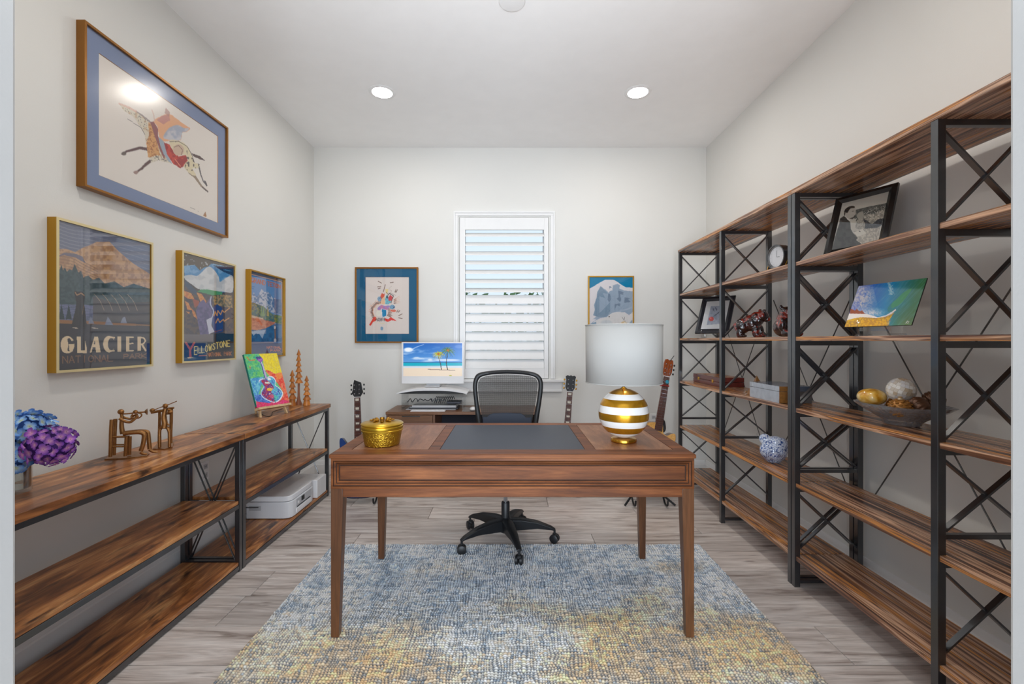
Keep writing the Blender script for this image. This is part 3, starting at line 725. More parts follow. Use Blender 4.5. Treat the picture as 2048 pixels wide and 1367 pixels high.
for x in (310, 340, 400): a.poly([(x,580),(x+18,740),(x-18,740)], (206,176,90) if x == 400 else (120,160,96))
a.poly([(500,720),(597,735),(597,850),(480,820)], (110,140,60), col2=(40,100,90), nz=16)
a.poly([(160,720),(300,770),(360,800),(500,830),(490,855),(380,910),(280,940),(160,935)], (226,134,84), col2=(206,108,64), nz=22); a.poly([(160,725),(330,770),(340,790),(160,760)], (226,190,160))
a.poly([(160,935),(280,940),(380,910),(500,850),(597,860),(597,1110),(160,1115)], (20,98,164), col2=(14,76,134), nz=40)
a.poly([(165,965),(260,945),(370,940),(345,1000),(322,1062),(280,1000),(230,990),(200,1025)], (170,196,226)); a.poly([(520,870),(597,880),(597,1050),(540,1060)], (70,130,190), .7)
a.stroke([(160,1125),(480,1128)], 5, (196,190,190)); a.stroke([(500,880),(500,1100)], 16, (60,60,76)); a.ell(500,1090,18,26,(190,200,214)); a.ell(497,905,14,24,(206,214,226))
a.poly([(160,1130),(597,1125),(597,1270),(160,1285)], (68,86,136)); a.text('NATIONAL', [(385,1178),(580,1180),(580,1208),(385,1206)], 8, (226,128,108)); a.text('PARK', [(435,1222),(580,1222),(580,1250),(435,1250)], 8, (226,128,108))
loc, rot = onleft(3.165, 1.129)
framed('framed_poster', 'gold-framed poster of snowy mountains above an orange shore and lake, farthest of the three', loc, rot, PW, PH, .010, .038, .016, a, M['goldframe'], None, group='gold-framed park posters')

# --- headdress print, back wall
k = 9.764; q = [(720+95/k, 540+135/k), (720+942/k, 540+135/k), (720+942/k, 540+1235/k), (720+95/k, 540+1235/k)]
a = Art(130, 168, q, (228, 214, 206)).crop(720, 540, k)
R_ = random.Random(4)
for i in range(20):
    an = math.radians(95+i*7.6); c, s_ = math.cos(an), -math.sin(an); r0, r1 = 150+R_.uniform(-6, 6), 205+R_.uniform(0, 34)
    x0, y0 = 395+c*r0, 800+s_*r0*1.0; x1, y1 = 395+c*r1, 800+s_*r1
    a.stroke([(x0, y0), (x1, y1)], [20, 12], (232,176,146)); a.stroke([(x0+c*16, y0+s_*16), (x0+c*48, y0+s_*48)], [20, 13], (104,60,50))
for i in range(7):
    an = math.radians(-34+i*10); a.stroke([(395+math.cos(an)*150, 810-math.sin(an)*120), (395+math.cos(an)*215, 815-math.sin(an)*160)], [18, 10], (128,80,66))
for x1, y1, x2, y2 in ((345,220,410,255),(580,245,640,238),(335,325,395,318),(345,362,395,345),(670,425,690,372),(690,425,718,380),(705,812,730,770),(735,815,765,780),(745,880,808,848),(745,925,810,938),(560,862,610,882),(550,885,600,910)):
    a.stroke([(x1,y1),(x2,y2)], [18,12], (112,82,70))
a.stroke([(442,420),(480,285)], 14, (120,92,82)); a.stroke([(535,380),(600,310)], 5, (170,150,140)); a.poly([(480,370),(540,370),(520,470),(490,440)], (234,206,130)); a.stroke([(570,385),(600,395),(590,430)], 6, (150,110,96))
a.poly([(385,510),(415,440),(440,470),(470,450),(455,560),(400,560)], (222,70,44)); a.stroke([(500,430),(530,470)], 10, (90,60,60))
a.ell(368,560,40,48,(120,160,190)); a.speck(((a.X-368)**2/1600+(a.Y-560)**2/2300) < 1, (60,90,130), 12, .55)
a.poly([(410,560),(470,500),(475,660),(430,665),(385,640)], (238,184,138)); a.poly([(475,560),(500,480),(590,560),(585,620),(545,665),(480,660)], (108,196,206), col2=(80,160,190), nz=16)
a.stroke([(510,520),(560,450),(640,500),(600,600),(590,640)], 14, (34,28,34)); a.stroke([(570,435),(680,490)], 7, (120,100,92)); a.poly([(535,530),(575,480),(625,520),(600,590),(545,600)], (208,44,52)); a.ell(515,525,18,20,(30,26,32))
for i in range(5): a.stroke([(650,570+i*18),(760,500+i*34)], [10,5], (226,170,140)); a.stroke([(650,575+i*18),(690,555+i*22)], 9, (110,70,60))
a.poly([(330,740),(400,675),(470,690),(570,690),(520,770),(450,790),(410,760),(350,780)], (146,124,196), col2=(206,120,160), nz=18, sm=True)
a.ell(352,838,54,56,(238,230,214)); a.poly([(400,745),(510,770),(505,890),(418,925)], (236,232,236)); a.poly([(412,755),(500,775),(496,885),(426,915)], (18,120,176))
a.ell(615,715,52,42,(112,170,206)); a.speck(((a.X-615)**2/2700+(a.Y-715)**2/1760) < 1, (50,80,120), 12, .55)
a.poly([(570,770),(660,760),(700,790),(650,815),(590,800)], (226,96,72))
a.poly([(165,1060),(225,960),(250,910),(300,905),(290,980),(240,1010),(195,1080)], (222,48,36)); a.poly([(470,930),(540,950),(580,910),(640,940),(700,985),(600,970),(530,1005),(480,985)], (226,40,36))
for i in range(6): a.stroke([(320+i*28,985+R_.uniform(-8,8)),(345+i*24,930)], 16, (90,84,92))
a.stroke([(360,1010),(420,1040),(470,1020)], 10, (232,212,160)); a.ell(412,1130,28,36,(112,150,182))
framed('framed_print', 'framed print of a feathered headdress with a teal mat, left of the window', ((709.5-1020)*4.24/F, 4.24, EYE-(685.5-680)*4.24/F), (0, 0, 0), .590, .706, .014, .028, .012, a, M['bronzeframe'], None, M['mat_teal'],
       (.0955, .0845, .4075, .532), gl=True, inner=M['dark_edge'])

# --- mountain goat poster, back wall, behind the lamp
k = 11.39; q = [(1165+178/k, 540+155/k), (1165+1140/k, 540+155/k), (1165+1140/k, 540+1560/k), (1165+178/k, 540+1560/k)]
a = Art(120, 170, q, (12, 122, 170)).crop(1165, 540, k)
a.poly([(170,405),(280,350),(360,300),(450,250),(530,210),(700,205),(780,240),(880,310),(980,370),(1150,385),(1150,1700),(170,1700)], (226,220,222))
a.poly([(430,340),(480,390),(540,420),(600,490),(640,450),(690,440),(700,330),(800,300),(860,330),(840,400),(950,440),(1040,450),(1150,460),(1150,900),(1060,980),(980,920),(800,905),(680,930),(560,1020),(430,1040),(300,1100),(180,1220),(180,1180),(340,1060),(250,1070),(330,1010),(260,980),(300,860),(280,760),(340,590),(350,480)], (150,168,188))
a.poly([(430,350),(480,400),(590,510),(470,500),(540,620),(400,560),(400,940),(640,700),(640,900),(560,1010),(380,1020),(270,980),(300,860),(285,760),(345,590),(355,480)], (122,146,168))
for pts in ([(620,350),(650,350),(680,385),(640,380),(625,420)], [(600,510),(640,520),(660,640),(620,700),(580,640)], [(820,440),(940,480),(930,540),(860,520),(890,660),(860,690),(780,620),(830,590)], [(740,740),(870,720),(860,790),(790,760),(735,860)], [(960,590),(1090,610),(1040,640),(1100,690),(950,710)]):
    a.poly(pts, (112,130,152))
a.poly([(180,1250),(330,1100),(560,1020),(680,935),(800,915),(920,930),(1000,960),(1080,1030),(1150,900),(1150,1700),(180,1700)], (226,222,220), sm=False)
a.poly([(185,1270),(240,1150),(330,1120),(320,1250)], (124,154,178)); a.poly([(1060,1160),(1140,1060),(1140,1200)], (150,170,190))
a.ell(560,1140,150,70,(196,202,208),.7,True); a.ell(618,1012,13,16,(40,40,46))
a.poly([(770,1240),(840,1160),(900,1130),(960,1100),(1010,1140),(1040,1240),(1000,1560),(780,1560)], (222,190,140), col2=(236,220,196), nz=30); a.stroke([(945,1085),(915,1030)], 8, (50,44,48)); a.stroke([(965,1075),(965,1020)], 8, (50,44,48)); a.ell(970,1105,10,8,(60,50,50)); a.ell(950,1190,12,8,(70,56,50))
framed('framed_poster', 'gold-framed poster of a mountain goat before a snowy peak, behind the table lamp', ((1176.5-1020)*4.245/F, 4.245, EYE-(686-680)*4.24/F), (0, 0, 0), .428, .628, .012, .022, .008, a, M['goldframe'], None)
# ---------------------------------------------------------------- writing desk
def desk():
    x0, x1, y0, y1, zt = -.752, .773, 1.902, 2.622, .78
    t = thing('writing_desk', 'brown wooden writing desk with an inset black leather top in the middle of the room', 'desk', ((x0+x1)/2, (y0+y1)/2, .012))
    lx = (-.307, .328); li = (-.691, -.355); ri = (.372, .712); iy0, iy1 = 1.985, 2.563; iy = (1.99, 2.56)
    mb = MB()   # frame of the top, around three inlays
    xs = [x0, li[0], li[1], lx[0], lx[1], ri[0], ri[1], x1]
    for a in (0, 2, 4, 6): mb.box(xs[a], y0, zt-.018, xs[a+1], y1, zt)
    for a in (1, 3, 5): mb.box(xs[a], y0, zt-.018, xs[a+1], iy0, zt); mb.box(xs[a], iy1, zt-.018, xs[a+1], y1, zt)
    mb.build('desk_top', M['desk'], t, smooth=0)
    mb = MB(); mb.box(x0-.004, y0-.004, zt-.017, x1+.004, y0, zt-.001); mb.box(x0-.004, y0, zt-.017, x0, y1, zt-.001); mb.box(x1, y0, zt-.017, x1+.004, y1, zt-.001); mb.box(x0-.004, y1, zt-.017, x1+.004, y1+.004, zt-.001)
    mb.build('top_edge', M['desk'], t, bev=.003)
    g = .0025
    tag(MB().box(lx[0]+.001, iy0+.001, zt-.018, lx[1]-.001, iy1-.001, zt-.0006).build('leather_inlay', M['leather'], t, bev=.001), 'dark blue-black leather writing surface')
    MB().box(lx[0]-.0005, iy0-.0005, zt-.019, lx[1]+.0005, iy1+.0005, zt-.004).build('inlay_groove', M['groove'], t, smooth=0)
    for a in (li, ri):
        MB().box(a[0]+g, iy0+g, zt-.018, a[1]-g, iy1-g, zt-.0003).build('wood_inlay', M['desk_in'], t, bev=.0006)
        MB().box(a[0]+.0001, iy0+.0001, zt-.019, a[1]-.0001, iy1-.0001, zt-.003).build('inlay_groove', M['groove'], t, smooth=0)
    # moulded case
    zc0, zc1 = .636, zt-.018
    MB().box(x0+.02, y0+.018, zc0+.004, x1-.02, y1-.02, zc1-.001).build('case', M['desk'], t, smooth=0)
    def ring(mbx, a, b, ya, yb_):     # rectangle ring on the front face between insets a and b
        X0, X1, Z0, Z1 = x0+.003, x1-.003, zc0, zc1
        o = [(X0+a, Z0+a), (X1-a, Z0+a), (X1-a, Z1-a), (X0+a, Z1-a)]; i = [(X0+b, Z0+b), (X1-b, Z0+b), (X1-b, Z1-b), (X0+b, Z1-b)]
        v = [(x, ya, z) for x, z in o]+[(x, yb_, z) for x, z in i]
        mbx.add(v, [(k, (k+1) % 4, 4+(k+1) % 4, 4+k) for k in range(4)])
    mb = MB()
    prof = [(0, y0+.018), (0, y0), (.009, y0-.001), (.0095, y0+.006), (.0125, y0+.006), (.014, y0+.001), (.019, y0+.005), (.0195, y0+.010), (.022, y0+.010), (.024, y0+.006), (.029, y0+.011), (.0295, y0+.0172), (.033, y0+.0172)]
    for (a, ya), (b, yb_) in zip(prof[:-1], prof[1:]): ring(mb, a, b, ya, yb_)
    mb.build('front_moulding', M['desk'], t, smooth=20)
    MB().box(x0+.0375, y0+.011, zc0+.0345, x1-.0375, y0+.0178, zc1-.0345).build('front_panel', M['desk'], t, bev=.001)
    mb = MB()
    for a, b_, q_ in ((.0095, .0125, .0058), (.0195, .022, .0098), (.0295, .0335, .0160)): ring(mb, a, b_, y0+q_, y0+q_)
    mb.build('moulding_glaze', M['groove'], t, smooth=0)
    for xa, xb in ((x0, x0+.02), (x1-.02, x1)): MB().box(xa, y0+.018, zc0, xb, y1, zc1).build('side_panel', M['desk'], t, bev=.002)
    MB().box(x0+.02, y1-.02, zc0, x1-.02, y1, zc1).build('back_panel', M['desk'], t, bev=.002)
    z0 = .598
    mb = MB(); mb.box(x0+.05, y0+.006, z0, x1-.05, y0+.028, zc0-.0005); mb.box(x0+.05, y1-.028, z0, x1-.05, y1-.006, zc0-.0005)
    mb.box(x0+.006, y0+.05, z0, x0+.028, y1-.05, zc0-.0005); mb.box(x1-.028, y0+.05, z0, x1-.006, y1-.05, zc0-.0005)
    mb.build('lower_rail', M['desk'], t, bev=.002)
    for xx, sx in ((x0+.002, 1), (x1-.002, -1)):
        for yy, sy in ((y0+.002, 1), (y1-.002, -1)):
            mb = MB(); w0, w1 = .050, .033
            zt_, zb = zc0-.0005, .0125
            def sq(w, z): 
                xa, xb = sorted((xx, xx+sx*w)); ya, yb_ = sorted((yy, yy+sy*w)); return [(xa, ya, z), (xb, ya, z), (xb, yb_, z), (xa, yb_, z)]
            v = sq(w0, zt_)+sq(w0, z0-.01)+sq(w1, zb)
            mb.add(v, [(3,2,1,0), (8,9,10,11)]+[(r*4+k, r*4+(k+1) % 4, r*4+4+(k+1) % 4, r*4+4+k) for r in range(2) for k in range(4)])
            mb.build('leg', M['desk_v'], t, bev=.002)
desk()

# ---------------------------------------------------------------- table lamp
LC = (.535, 2.144)
t = thing('table_lamp', 'table lamp with a gold-and-white striped ball base and white drum shade', 'lamp', (LC[0], LC[1], .78))
MB().lathe([(.001, .0005), (.057, .0005), (.060, .003), (.060, .012), (.058, .016), (.052, .018), (.001, .018)], n=56).build('base', M['gold'], t, world=False)
r, zc = .1155, .1335
el = lambda la, k=1.0: (r*k*math.cos(la), zc+r*k*math.sin(la))
MB().lathe([(.009, .017), (.007, .030)], n=20).build('foot_stem', M['gold'], t, world=False)
MB().lathe([el(math.radians(-90+2+i*4.4)) for i in range(41)], n=72, cap=False).build('ball', M['ceramic'], t, world=False, smooth=60)
for la0, la1 in ((19.7, 37.1), (-13.7, 3.2), (-47.7, -29.4)):
    mb = MB().lathe([el(math.radians(la0), .999)]+[el(math.radians(la0+(la1-la0)*i/6), 1.004) for i in range(7)]+[el(math.radians(la1), .999)], n=72, cap=False)
    tag(mb.build('stripe', M['goldp'], t, world=False, smooth=60), 'gold stripe')
MB().lathe([el(math.radians(53.8), .999)]+[el(math.radians(53.8+i*7), 1.004+.001*i) for i in range(5)]+[(.012, zc+r*1.03), (.0065, zc+r*1.06), (.0065, zc+r+.035)], n=56, cap=False).build('cap', M['gold'], t, world=False, smooth=60)
MB().lathe([(.0062, zc+r+.030), (.0062, .46)], n=16).build('stem', M['gold'], t, world=False)
s0, s1 = .278, .547
mb = MB().lathe([(.1755, s0), (.1775, s1)], n=96, cap=False)
nt = M['shade'].node_tree; tl = nt.nodes.new('ShaderNodeBsdfTranslucent'); tl.inputs[0].default_value = (.78, .77, .75, 1); mxs = nt.nodes.new('ShaderNodeMixShader'); mxs.inputs[0].default_value = .38
nt.links.new(nt.nodes['Principled BSDF'].outputs[0], mxs.inputs[1]); nt.links.new(tl.outputs[0], mxs.inputs[2]); nt.links.new(mxs.outputs[0], nt.nodes['Material Output'].inputs[0])
sh = mb.build('shade', M['shade'], t, world=False, smooth=60); so = sh.modifiers.new('solid', 'SOLIDIFY'); so.thickness = .002
for z, rr in ((s0, .1762), (s1, .1782)): MB().tube([(rr*math.cos(a), rr*math.sin(a), z) for a in [2*PI*k/72 for k in range(73)]], .0022, 6, cap=False).build('shade_rim', M['shade'], t, world=False)
mb = MB()
for k in range(3):
    a = 2*PI*k/3+.4; mb.tube([(0, 0, .46), (.1765*math.cos(a), .1765*math.sin(a), s1-.02)], .002, 6)
mb.build('shade_spider', M['gold'], t, world=False)

# ---------------------------------------------------------------- gold lidded box
BX = (( 764.5-1020)*2.085/F, 2.085)
t = thing('trinket_box', 'round gold lidded box with embossed sides and flower knob on the desk', 'box', (BX[0], BX[1], .78))
M['brass'] = mat('antique_gold', (196, 156, 48), rough=.30, metal=.85, var=.1, vscale=30)
m_, nt, b_ = newmat('embossed_gold'); b_.inputs['Base Color'].default_value = (*lin((178, 138, 40)), 1); b_.inputs['Metallic'].default_value = .85; b_.inputs['Roughness'].default_value = .32
tc = nt.nodes.new('ShaderNodeTexCoord'); vo = nt.nodes.new('ShaderNodeTexNoise'); vo.inputs['Scale'].default_value = 62; vo.inputs['Distortion'].default_value = 3.0; vo.inputs['Detail'].default_value = 1
bp = nt.nodes.new('ShaderNodeBump'); bp.inputs['Strength'].default_value = .9; bp.inputs['Distance'].default_value = .004
nt.links.new(tc.outputs['Object'], vo.inputs['Vector']); nt.links.new(vo.outputs['Fac'], bp.inputs['Height']); nt.links.new(bp.outputs[0], b_.inputs['Normal'])
M['emboss'] = m_
MB().lathe([(.001, .0005), (.074, .0005), (.078, .004), (.089, .064), (.089, .067), (.084, .067)], n=64).build('box_body', M['emboss'], t, world=False)
MB().lathe([(.086, .064), (.093, .066), (.094, .071), (.092, .074), (.094, .080), (.0935, .086), (.090, .090), (.095, .094), (.095, .097), (.090, .101), (.055, .107), (.001, .109)], n=64).build('lid', M['brass'], t, world=False)
kb = MB()
for k in range(8):
    a = 2*PI*k/8+.2; c = (.028*math.cos(a)*1.15, .028*math.sin(a), .113)
    kb.sphere(c, (.012, .008, .005), 10, 6, rot=Matrix.Rotation(a, 3, 'Z') @ Matrix.Rotation(-.5, 3, 'Y'))
    kb.sphere((c[0]*1.45, c[1]*1.45, .112), (.010, .006, .004), 10, 6, rot=Matrix.Rotation(a+.35, 3, 'Z'))
kb.lathe([(.001, .124), (.010, .124), (.011, .118), (.009, .106)], n=16)
tag(kb.build('flower_knob', mat('dark_gold', (160, 116, 36), rough=.35, metal=.85), t, world=False), 'darker gold flower knob')

# ---------------------------------------------------------------- office chair
def chair():
    C = (-.028, 2.84)
    t = thing('office_chair', 'black office chair with a mesh back and five-star wheeled base behind the desk', 'chair', (C[0], C[1], .002))
    # base
    for k in range(5):
        an = math.radians(-75+72*k); d = (math.cos(an), math.sin(an)); n = (-d[1], d[0])
        mb = MB(); prof = [(.02, .150, .075, .034), (.10, .150, .082, .030), (.20, .134, .090, .024), (.285, .104, .082, .017), (.31, .088, .075, .015)]
        v = []
        for rr, zt_, zb, hw in prof:
            for sgn, z, w in ((-1, zt_-.006, hw), (-.5, zt_, hw), (.5, zt_, hw), (1, zt_-.006, hw), (.75, zb, hw), (-.75, zb, hw)):
                v.append((C[0]+d[0]*rr+n[0]*w*sgn, C[1]+d[1]*rr+n[1]*w*sgn, z))
        f = [(i*6+j, i*6+(j+1) % 6, (i+1)*6+(j+1) % 6, (i+1)*6+j) for i in range(4) for j in range(6)]+[tuple(range(5, -1, -1)), tuple(24+j for j in range(6))]
        leg = mb.add(v, f).build('base_arm', M['blackp'], t, bev=.002)
        cxx, cyy = C[0]+d[0]*.305, C[1]+d[1]*.305
        mc = MB().lathe([(.007, .040), (.007, .082)], (cxx, cyy, 0), 12)
        mc.box(cxx-.012, cyy-.018, .040, cxx+.012, cyy+.018, .056)
        ca = mc.build('caster', M['blackp'], t, bev=.003)
        wv = MB(); th = an+1.1; ax = Vector((math.cos(th), math.sin(th), 0)); pr = ax.cross(Vector((0, 0, 1)))
        for sgn in (-1, 1):
            cc = Vector((cxx, cyy, .0285))+ax*.013*sgn; vs = []; nn = 22
            for off, rr in ((-.009, .024), (-.006, .027), (.006, .027), (.009, .022)):
                for q in range(nn): aa = 2*PI*q/nn; vs.append(cc+ax*off*sgn+(pr*math.cos(aa)+Vector((0, 0, 1))*math.sin(aa))*rr)
            fs = [(i*nn+j, i*nn+(j+1) % nn, (i+1)*nn+(j+1) % nn, (i+1)*nn+j) for i in range(3) for j in range(nn)]+[tuple(range(nn)), tuple(3*nn+j for j in range(nn))]
            wv.add(vs, fs)
        wv.build('wheel', M['blackp'], ca)
    MB().lathe([(.034, .065), (.036, .15), (.026, .155), (.026, .245), (.023, .25)], (C[0], C[1], 0), 28).build('column_cover', M['blackp'], t)
    MB().lathe([(.014, .24), (.014, .40)], (C[0], C[1], 0), 20).build('gas_column', M['chrome'], t)
    MB().box(C[0]-.10, C[1]-.12, .395, C[0]+.10, C[1]+.13, .445).build('tilt_mechanism', M['blackp'], t, bev=.01)
    # seat
    o = spline([(-.24, -.22), (0, -.245), (.24, -.22), (.255, 0), (.235, .23), (0, .24), (-.235, .23), (-.255, 0)], 6)
    mb = MB(); m = len(o); v = []
    lay = [(.90, .445), (1.0, .46), (1.0, .49), (.94, .512), (.7, .522)]
    for sc, z in lay: v += [(C[0]+x*sc, C[1]+y*sc, z) for x, y in o]
    f = [(i*m+j, i*m+(j+1) % m, (i+1)*m+(j+1) % m, (i+1)*m+j) for i in range(len(lay)-1) for j in range(m)]+[tuple(range(m-1, -1, -1)), tuple((len(lay)-1)*m+j for j in range(m))]
    mb.add(v, f).build('seat', mat('black_fabric', (30, 32, 36), rough=.9, bump=.3, bscale=900), t)
    # back: frame ring, mesh, lumbar panel.  Photo: px 943-1089, y 738-845 at Y=3.1
    Yb = 3.10; sc = Yb/F
    def bp_(px, py): # back surface leans a little
        z = EYE-(py-680)*sc; return ((px-1016)*sc, z)
    out = [(943,775),(946,755),(956,744),(985,739.5),(1016,738),(1047,739.5),(1072,744),(1085,754),(1089,770),(1086,800),(1079,845),(1073,890),(1062,935),(1016,945),(972,935),(958,890),(950,845),(946,805)]
    inn = [(956,775),(958,762),(966,755),(988,751),(1016,750),(1046,751.5),(1066,755),(1074,762),(1075,776),(1071,805),(1065,835),(1059,880),(1050,915),(1016,922),(984,915),(973,880),(965,835),(959,805)]
    O = spline([bp_(*p) for p in out], 5); I = spline([bp_(*p) for p in inn], 5)
    def curve(x, z): return Yb + .10*(0.24-abs(x))*0.55 + (z-.7)*.10   # wraps forward at the sides, leans back
    mb = MB(); m = len(O); v = []
    rings = [(O, .0), (O, .022), (I, .022), (I, .0)]
    Xc = (1016-1020)*sc
    oc = [((a+c)/2, (b+d)/2) for (a, b), (c, d) in zip(O, I)]
    sects = [(1.0, 0, O), (.0, -.012, None), (1.0, 0, I), (.0, .016, None)]
    for kind, dy, R0 in sects:
        for j in range(m):
            x, z = R0[j] if R0 else oc[j]
            v.append((Xc+x, curve(x, z)+dy, z))
    f = [(i*m+j, ((i+1) % 4)*m+j, ((i+1) % 4)*m+(j+1) % m, i*m+(j+1) % m) for i in range(4) for j in range(m)]
    mb.add(v, f).build('back_frame', M['blackp'], t, smooth=60, sub=1)
    # mesh screen
    mm = bpy.data.materials.new('chair_mesh'); mm.use_nodes = True; nt = mm.node_tree; N = nt.nodes; N.clear(); L = nt.links
    ou = N.new('ShaderNodeOutputMaterial'); tr = N.new('ShaderNodeBsdfTransparent'); di = N.new('ShaderNodeBsdfPrincipled'); di.inputs['Base Color'].default_value = (*lin((58, 56, 54)), 1); di.inputs['Roughness'].default_value = .7
    mx = N.new('ShaderNodeMixShader'); tc = N.new('ShaderNodeTexCoord'); sp = N.new('ShaderNodeSeparateXYZ'); L.new(tc.outputs['Object'], sp.inputs[0])
    ms = []
    for ax in ('X', 'Z'):
        a_ = N.new('ShaderNodeMath'); a_.operation = 'MULTIPLY'; a_.inputs[1].default_value = 2*PI/.0046; L.new(sp.outputs[ax], a_.inputs[0])
        b2 = N.new('ShaderNodeMath'); b2.operation = 'SINE'; L.new(a_.outputs[0], b2.inputs[0])
        c2 = N.new('ShaderNodeMath'); c2.operation = 'GREATER_THAN'; c2.inputs[1].default_value = -.25 if ax == 'Z' else .2; L.new(b2.outputs[0], c2.inputs[0]); ms.append(c2)
    mxm = N.new('ShaderNodeMath'); mxm.operation = 'MAXIMUM'; L.new(ms[0].outputs[0], mxm.inputs[0]); L.new(ms[1].outputs[0], mxm.inputs[1])
    L.new(mxm.outputs[0], mx.inputs[0]); L.new(tr.outputs[0], mx.inputs[1]); L.new(di.outputs[0], mx.inputs[2]); L.new(mx.outputs[0], ou.inputs[0])
    mb = MB(); v = []
    cx_, cz_ = 0, .83
    for kk in (1.01, .66, .33, .001):
        for x, z in I: xx, zz = x*kk, cz_+(z-cz_)*kk; v.append((Xc+xx, curve(xx, zz)+.001, zz))
    f = [(i*m+j, (i+1)*m+j, (i+1)*m+(j+1) % m, i*m+(j+1) % m) for i in range(3) for j in range(m)]
    mb.add(v, f).build('mesh_back', mm, t, smooth=60)
    lum = [(965,833),(974,833.5),(979,829),(988,826.5),(1016,826),(1042,827),(1049,831),(1053,835.5),(1063,834),(1061,860),(1056,885),(1016,890),(974,885),(967,860)]
    Lm = [bp_(*p) for p in lum]; v = [(Xc+x, curve(x, z)-.006, z) for x, z in Lm]+[(Xc+x, curve(x, z)+.012, z) for x, z in Lm]; m = len(Lm)
    MB().add(v, [tuple(range(m)), tuple(range(2*m-1, m-1, -1))]+[(i, (i+1) % m, m+(i+1) % m, m+i) for i in range(m)]).build('lumbar_support', mat('navy_plastic', (18, 32, 56), rough=.5), t, bev=.002)
    MB().tube(spline([(Xc, C[1]+.10, .42), (Xc, C[1]+.24, .43), (Xc, Yb+.035, .52), (Xc, Yb+.03, .66), (Xc, Yb+.03, .74)], 5, False), .022, 12).build('back_spine', M['blackp'], t)
chair()
# ---------------------------------------------------------------- low console shelves, left wall
def console(y0, y1, label):
    t = thing('console_shelf', label, 'shelf unit', (-1.63, (y0+y1)/2, 0), group='low console shelves along the left wall')
    xf, xb = -1.468, -1.79
    MB().box(xb-.004, y0+.001, .713, xf+.012, y1-.001, .743).build('top_board', M['rustic'], t, bev=.002)
    for z in (.385, .052): MB().box(xb+.012, y0+.030, z-.018, xf-.004, y1-.030, z).build('board', M['rustic'], t, bev=.0015)
    for yy in (y0+.0145, y1-.0145):
        MB().box(xf-.026, yy-.013, 0, xf, yy+.013, .712).build('post', M['black'], t, bev=.0012)
        MB().box(xb, yy-.013, 0, xb+.026, yy+.013, .712).build('post', M['black'], t, bev=.0012)
        for z in (.700, .354, .046): MB().box(xb+.026, yy-.011, z-.011, xf-.026, yy+.011, z+.011).build('cross_rail', M['black'], t, bev=.001)
        for s in (1, -1):
            p, q = (xf-.030, yy+.004*s, .690), (xb+.030, yy+.004*s, .06)
            if s < 0: p, q = (p[0], p[1], .06), (q[0], q[1], .690)
            MB().tube([p, q], .0042, 8).build('brace_rod', M['black'], t)
    for z in (.706, .360, .026):
        MB().box(xf-.018, y0+.028, z-.007-.010, xf-.002, y1-.028, z+.006).build('long_rail', M['black'], t, bev=.001)
        MB().box(xb+.002, y0+.028, z-.007-.010, xb+.018, y1-.028, z+.006).build('long_rail', M['black'], t, bev=.001)
console(2.502, 3.698, 'low console with rustic brown boards farther from the camera, printer on its bottom board')
console(1.30, 2.498, 'low console with rustic brown boards nearer the camera, flower vase on its top')

# ---------------------------------------------------------------- tall bookcases, right wall
SH = (2.03, 1.654, 1.274, .910, .528, .156)
def bookcase(y0, y1, label):
    t = thing('bookcase', label, 'bookcase', (1.62, (y0+y1)/2, 0), group='tall open bookcases along the right wall')
    xf, xb = 1.449, 1.797; pw = .027
    ym = (y0+y1)/2
    MB().box(xf-.002, y0+.001, SH[0]-.024, xb+.006, y1-.001, SH[0]).build('top_board', M['tiger'], t, bev=.0015)
    for z in SH[1:]: MB().box(xf+.006, y0+.001, z-.0205, 1.728, y1-.001, z).build('board', M['tiger'], t, bev=.0012)
    for yy in (y0+pw/2+.001, ym, y1-pw/2-.001):
        for xx in (xf, xb-pw): MB().box(xx-.0005, yy-pw/2, 0, xx+pw+.0005, yy+pw/2, SH[0]-.0245).build('post', M['black'], t, bev=.0012)
        xa, xc = xf+pw, xb-pw
        for z in SH[:-1]: MB().box(xa, yy-.011, z-.0445, xc, yy+.011, z-.0215).build('cross_rail', M['black'], t, bev=.001)
        for z in (.588, .026): MB().box(xa, yy-.010, z-.008, xc, yy+.010, z+.008).build('cross_rail', M['black'], t, bev=.001)
        bays = [(SH[0]-.045, SH[1]), (SH[1]-.045, SH[2]), (SH[2]-.045, SH[3]), (SH[3]-.045, .597), (SH[4]-.045, SH[5]+.03)]
        for zt_, zb in bays:
            for s in (1, -1):
                za, zc = (zt_, zb) if s > 0 else (zb, zt_)
                MB().bar((xa, yy+s*.004, za-.012*s), (xc, yy+s*.004, zc+.012*s), .007, .020, up=(0, 1, 0)).build('side_brace', M['black'], t)
    for ya, yb_ in ((y0, ym), (ym, y1)):
        ya, yb_ = ya+.02, yb_-.02
        for s in (1, -1):
            za, zc = (.365, 1.53) if s > 0 else (1.53, .365)
            MB().tube([(xb+.003+.004*s, ya, za), (xb+.003+.004*s, yb_, zc)], .0032, 6).build('back_rod', M['black'], t)
bookcase(2.347, 3.925, 'tall black-framed bookcase with striped wood boards by the window wall, holding the clock')
bookcase(.765, 2.343, 'tall black-framed bookcase with striped wood boards nearest the camera, holding the wave picture')

